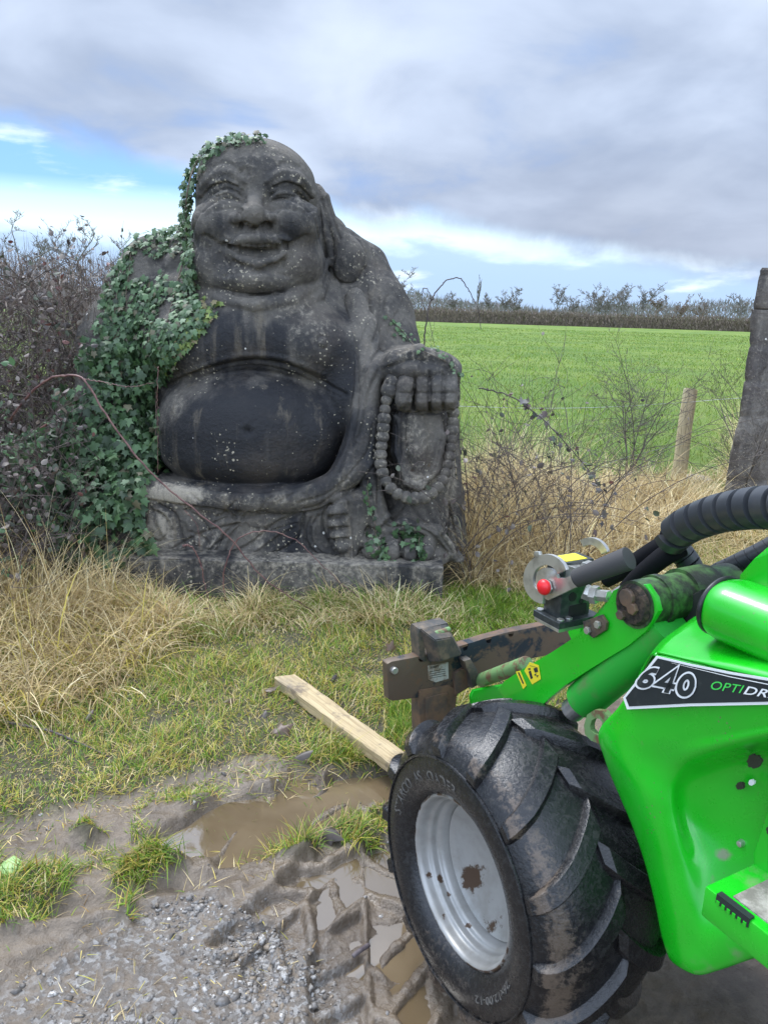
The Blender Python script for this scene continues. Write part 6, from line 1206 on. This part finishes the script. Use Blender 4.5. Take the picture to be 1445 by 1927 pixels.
    link('sticker_symbols', bm_mesh(bm), BL.m, boom)
    GS = Mat('grey worn steel', .5, .3); pn = GS.noise(24, 6, .7); GS.base(GS.mix(GS.mr(pn, .40, .66), (.070, .068, .062), (.19, .145, .10)))
    # ---------- quick coupler plate at the end of the boom
    A0 = atD(733, 1280, 2.2)
    def K(x, y, t=0.0): return onPlane(x, y, A0 + LF * t, LF)
    def kp(pts, t, th, mat, name, parent, bev=.0015): return sharp(link(name, bm_mesh(prism_bm(bmesh.new(), [K(x, y, t) for x, y in pts], LF * th, bev)), mat, parent), 35)
    top = [(728, 1250), (737, 1245), (786, 1236), (789, 1246), (796, 1246), (798, 1236), (868, 1216), (872, 1226), (879, 1224), (881, 1211), (913, 1202), (916, 1212), (923, 1210), (925, 1199), (955, 1191), (958, 1200), (965, 1198), (967, 1188), (1080, 1166), (1110, 1180), (1110, 1215)]
    bar = kp(top + [(996, 1240), (901, 1268), (848, 1303), (790, 1312), (740, 1319), (731, 1316)], 0, .028, RB.m, 'coupler_bar', root)
    kp([(728, 1249), (786, 1235.5), (868, 1215), (913, 1201), (955, 1190), (1080, 1165), (1080, 1168.5), (955, 1194), (913, 1205), (868, 1219), (786, 1240), (729, 1254)], .001, .030, RU.m, 'rusty_edge', bar, 0)
    kp([(789, 1300), (846, 1290), (860, 1300), (850, 1420), (792, 1420)], -.006, .05, RU.m, 'coupler_post', root); kp([(800, 1314), (842, 1304), (842, 1400), (802, 1400)], -.010, .02, RU.m, 'post_face', root)
    bk = [K(x, y, -.002) for x, y in ((788, 1182), (840, 1173), (868, 1226), (806, 1246))]; bm = bmesh.new(); hi = [p - LF * .045 for p in bk]; cen = np.mean(hi, 0); hi = [cen + (p - cen) * .62 - LZ * .004 for p in hi]
    A = [bm.verts.new(p) for p in bk]; B = [bm.verts.new(p) for p in hi]; bm.faces.new(A); bm.faces.new(B[::-1])
    for i in range(4): bm.faces.new([A[i], B[i], B[(i + 1) % 4], A[(i + 1) % 4]])
    bmesh.ops.bevel(bm, geom=list(bm.edges), offset=.003, segments=2, affect='EDGES'); lk = sharp(link('lock_housing', bm_mesh(bm), GS.m, root), 35)
    kp([(789, 1184), (786, 1196), (790, 1240), (800, 1246), (800, 1200), (842, 1186), (848, 1190), (842, 1172)], -.004, .045, GS.m, 'lock_back', lk)
    c_ = K(818, 1193, -.02); d_ = K(846, 1184, -.02); link('latch', bm_mesh(cyl_bm(bmesh.new(), c_, d_, .0085, 16, bev=.002)), PG.m, lk); kp([(823, 1212), (851, 1206), (852, 1220), (825, 1226)], -.0395, .002, RU.m, 'name_plate', lk, 0)
    bm = bmesh.new()
    for k, (x0_, x1_) in enumerate(((826, 830), (832, 836), (838, 842), (844, 848))): prism_bm(bm, [K(x, y, -.0402) for x, y in ((x0_, 1214.5 - k), (x1_, 1213.5 - k), (x1_, 1220 - k), (x0_, 1221 - k))], LF * .0006)
    link('worn_print', bm_mesh(bm), RB.m, lk)
    kp([(865, 1262), (880, 1256), (893, 1270), (888, 1292), (868, 1300), (856, 1310), (856, 1268)], -.012, .04, RU.m, 'hook_bracket', root, .003); kp([(872, 1244), (886, 1240), (897, 1258), (903, 1276), (900, 1290), (888, 1296), (886, 1270), (878, 1258)], -.035, .03, GS.m, 'hook', root, .004)
    kp([(805, 1253), (843, 1246), (844, 1277), (820, 1284), (806, 1279)], -.0015, .001, PL.m, 'label_plate', bar, 0)
    Vt, Pt = text_mesh('AVANT', .02, 0, .3); lo, h2 = Vt.min(0), Vt.max(0); u = (Vt[:, 0] - lo[0]) / (h2[0] - lo[0]); v = (Vt[:, 1] - lo[1]) / (h2[1] - lo[1]); link('label_print', poly_mesh([K(808.5 + 17 * a, 1259 - 3.2 * a - 4.6 * b_, -.0022) for a, b_ in zip(u, v)], Pt), BL.m, bar)
    bm = bmesh.new()
    for k in range(4): prism_bm(bm, [K(808 + a, 1264 + 4 * k - a * .18 + b_, -.0022) for a, b_ in ((0, 0), (30, 0), (30, .9), (0, .9))], LF * .0004)
    link('label_lines', bm_mesh(bm), BL.m, bar)
    b = K(740, 1260, -.001); link('end_bolt', bm_mesh(cyl_bm(bmesh.new(), b + LF * .005, b - LF * .012, .010, 18, bev=.002)), SI.m, bar)
    a = K(905, 1280, -.03); b = atD(990, 1249, 2.05); link('cross_tube', bm_mesh(cyl_bm(bmesh.new(), a, b, .0205, 28, bev=.002)), PG.m, root, smooth=True)
    me = bm_mesh(prism_bm(bmesh.new(), [K(x, y, -.08) for x, y in ((886, 1312), (892, 1300), (925, 1294), (948, 1290), (955, 1300), (958, 1322), (950, 1335), (888, 1328))], LF * .012, .002)); set_attr(me, 'dirt', np.full(len(me.vertices), .15)); sharp(link('tilt_bracket', me, PA.m, root), 35)
    # ---------- hydraulic multi-connector with its lever
    oM = -.20
    def mp(pts, o, th, mat, name, parent, bev=.001): return sharp(link(name, bm_mesh(prism_bm(bmesh.new(), [L_(x, y, o) for x, y in pts], -LN * th, bev)), mat, parent), 35)
    CB = Mat('black anodised block', .4, .3); CB.base(CB.mix(CB.mr(CB.noise(50, 5), .4, .7), (.035, .042, .044), (.085, .092, .088)))
    pb, pt = L_(1052, 1166, oM - .012), L_(1052, 1056, oM - .012); sb = np.dot(pb - WC, -LF); zb, zt = pb[2], pt[2]
    blk = sharp(link('connector_block', bm_mesh(SB(sb - .052, sb, zb, zt, oM - .012, oM - .092, .0025, bmesh.new())), CB.m, root), 35)
    link('connector_base', bm_mesh(SB(sb - .066, sb + .016, zb - .014, zb, oM + .002, oM - .112, .0015, bmesh.new())), CB.m, blk); link('base_shim', bm_mesh(SB(sb - .064, sb + .014, zb - .022, zb - .0145, oM, oM - .12, .001, bmesh.new())), SI.m, blk)
    for oo in (-.012, -.034):
        for s_ in (-.058, .006): q_ = LW(sb + s_, zb, oM + .002 + oo); link('base_screw', bm_mesh(cyl_bm(bmesh.new(), q_, q_ + LZ * .004, .0075, 16, bev=.001)), SI.m, blk)
    bm = SB(sb - .044, sb - .006, zt, zt + .001, oM - .022, oM - .078, 0, bmesh.new()); link('yellow_label', bm_mesh(bm), YE.m, blk)
    def ring(cx, cy, r0, r1, a0, a1, o, th, name, parent, mat, n=30):
        q = np.radians(np.linspace(a0, a1, n)); pts = [(cx + r1 * math.cos(t), cy - r1 * 1.12 * math.sin(t)) for t in q] + [(cx + r0 * math.cos(t), cy - r0 * 1.12 * math.sin(t)) for t in q[::-1]]; return mp(pts, o, th, mat, name, parent, .0006)
    lev = ring(1026, 1090, 24, 42, 22, 262, oM + .012, .008, 'lever_cam', root, SI.m, 40)
    ring(1108, 1052, 24, 36, 20, 120, oM - .10, .008, 'far_cam', blk, SI.m)
    q = np.radians(np.linspace(150, 20, 14)); mp([(1012, 1118), (1006, 1100)] + [(1027 + 21 * math.cos(t), 1088 - 19 * math.sin(t)) for t in q] + [(1048, 1089), (1062, 1089), (1083, 1078), (1090, 1102), (1060, 1116), (1030, 1130)], oM + .010, .007, SI.m, 'lever_plate', lev)
    mp([(1003, 1045), (1005, 1038), (1013, 1038), (1015, 1047), (1010, 1052)], oM + .012, .008, SI.m, 'cam_stop', lev)
    a = L_(1083, 1089, oM + .006); b = L_(1184, 1050, oM - .03); link('grip', bm_mesh(cyl_bm(bmesh.new(), a, b, .0185, 26, .0225, .004)), Mat('rubber grip', .75).base((.045, .043, .042)).m, lev, smooth=False); sharp([o for o in lev.children if o.name.startswith('grip')][0], 40)
    a = L_(1030, 1104, oM + .012); link('lever_nut', bm_mesh(cyl_bm(bmesh.new(), a, a + LN * .016, .016, 6, bev=.001)), SI.m, lev); bm = bmesh.new(); bmesh.ops.create_uvsphere(bm, u_segments=24, v_segments=14, radius=.0165)
    c2 = L_(1023, 1105, oM + .028)
    for v in bm.verts: v.co = Vector(c2 + v.co.x * LF + v.co.y * LZ + v.co.z * .75 * LN)
    link('red_cap', bm_mesh(bm), RED.m, lev, smooth=True)
    bm = bmesh.new()
    for (x, y, o, r_, x2, y2, o2_) in ((1072, 1080, oM - .02, .018, 1088, 1076, oM - .05), (1100, 1072, oM - .045, .016, 1112, 1068, oM - .07), (1098, 1112, oM - .03, .016, 1112, 1118, oM - .04), (1112, 1118, oM - .04, .019, 1124, 1120, oM - .045), (1124, 1120, oM - .045, .012, 1146, 1122, oM - .05)): cyl_bm(bm, L_(x, y, o), L_(x2, y2, o2_), r_, 6, bev=.001)
    link('hose_fitting', bm_mesh(bm), SI.m, blk)
    link('block_notch', bm_mesh(SB(sb - .01, sb + .0015, zb + .004, zb + .026, oM - .036, oM - .082, 0, bmesh.new())), DK.m, blk); bm = bmesh.new()
    for (dz, do, r_) in ((.045, .030, .010), (.032, .055, .005), (.112, .050, .006)): q_ = LW(sb, zb + dz, oM - .012 - do); link('port', bm_mesh(cyl_bm(bmesh.new(), q_ + LF * .004, q_ - LF * .0015, r_, 16)), DK.m, blk)
    bm.free()
    mp([(1095, 1170), (1130, 1157), (1140, 1172), (1138, 1186), (1115, 1201), (1100, 1190)], oB + .010, .008, RB.m, 'mounting_bracket', boom, .002); bm = bmesh.new()
    bm.free()
    for (x, y) in ((1107, 1186), (1126, 1175)): q_ = L_(x, y, oB + .011); link('bracket_bolt', bm_mesh(cyl_bm(bmesh.new(), q_, q_ + LN * .007, .008, 6, bev=.001)), SI.m, boom)
    # ---------- hoses
    def hose(pts, r, mat, name, wrap=None, seg=20, parent=root):
        P = curve_pts([atD(*p) for p in pts], 120); o = link(name, Geo().tube(P, r if np.isscalar(r) else np.interp(np.linspace(0, 1, len(P)), np.linspace(0, 1, len(r)), r), seg).mesh(), mat, parent, smooth=True)
        if wrap:
            pitch, w, t_, m2 = wrap; L = np.concatenate([[0], np.cumsum(np.linalg.norm(np.diff(P, axis=0), axis=1))]); T = np.gradient(P, axis=0); T /= np.linalg.norm(T, axis=1)[:, None]; a_, b_ = frame(T[0]); fa, fb = [], []
            for k in range(len(P)): a_ = a_ - T[k] * np.dot(a_, T[k]); a_ /= np.linalg.norm(a_); fa.append(a_); fb.append(np.cross(T[k], a_))
            fa, fb = np.array(fa), np.array(fb); tot = L[-1]; n = int(tot / pitch * 40); V = []; s = np.linspace(0, tot, n); R0 = np.full(n, r) if np.isscalar(r) else np.interp(s / tot, np.linspace(0, 1, len(r)), r)
            for side, hh_ in ((-.5, .0), (-.47, t_), (.47, t_), (.5, .0)):
                sc = np.clip(s + side * w, 0, tot); ph = 2 * np.pi * s / pitch; I = lambda A: np.stack([np.interp(sc, L, A[:, i]) for i in range(3)], 1); V.append(I(P) + (R0 + hh_)[:, None] * (np.cos(ph)[:, None] * I(fa) + np.sin(ph)[:, None] * I(fb)))
            V = np.stack(V, 1).reshape(-1, 3); i = np.arange(n - 1)[:, None] * 4; j = np.arange(3)[None]; link('spiral_guard', np_mesh('g', V, np.stack([i + j, i + j + 1, i + j + 5, i + j + 4], -1).reshape(-1, 4), 4), m2, o, smooth=False); sharp(o.children[0], 40)
        return o
    hose([(1262, 1012, 1.68), (1290, 990, 1.62), (1345, 968, 1.52), (1400, 958, 1.42), (1450, 955, 1.34), (1560, 960, 1.2), (1700, 1000, 1.1)], .0265, CL.m, 'hydraulic_hose', (.052, .038, .0115, HO.m))
    hose([(1272, 1015, 1.72), (1240, 1030, 1.74), (1205, 1052, 1.78), (1170, 1075, 1.82), (1140, 1092, 1.86)], [.022, .021, .018], CL.m, 'hydraulic_hose'); hose([(1280, 1028, 1.70), (1250, 1046, 1.70), (1205, 1082, 1.74), (1178, 1108, 1.78)], [.024, .021, .018], CL.m, 'hydraulic_hose')
    a = atD(1180, 1106, 1.77); b = atD(1150, 1121, 1.80); link('hose_end', bm_mesh(cyl_bm(bmesh.new(), a, b, .0135, 20, .010, .002)), SI.m, root, smooth=False)
    hose([(1262, 1022, 1.74), (1285, 1045, 1.74), (1300, 1070, 1.74), (1312, 1110, 1.76), (1310, 1150, 1.78), (1290, 1190, 1.8)], .0235, CL.m, 'hydraulic_hose', (.017, .0145, .003, HO.m))
    hose([(1470, 1018, 1.55), (1430, 1040, 1.58), (1380, 1064, 1.62), (1340, 1084, 1.66), (1326, 1110, 1.70), (1328, 1150, 1.74)], .0185, HO.m, 'hydraulic_hose', (.022, .0205, .0018, HO.m))
    hose([(1322, 1085, 1.75), (1318, 1120, 1.76), (1308, 1165, 1.78), (1280, 1215, 1.8)], .022, CL.m, 'hydraulic_hose')
    me = bm_mesh(prism_bm(bmesh.new(), [L_(x, y, oB - .10) for x, y in ((1180, 1225), (1240, 1180), (1300, 1120), (1318, 1110), (1326, 1150), (1290, 1200), (1230, 1260))], -LN * .16, .002)); link('mast', me, DK.m, root)
build_world()
ground()
SV = statue()
loader()
far_scenery()
furniture()
ivy(SV)
undergrowth()
grasses()
stones()
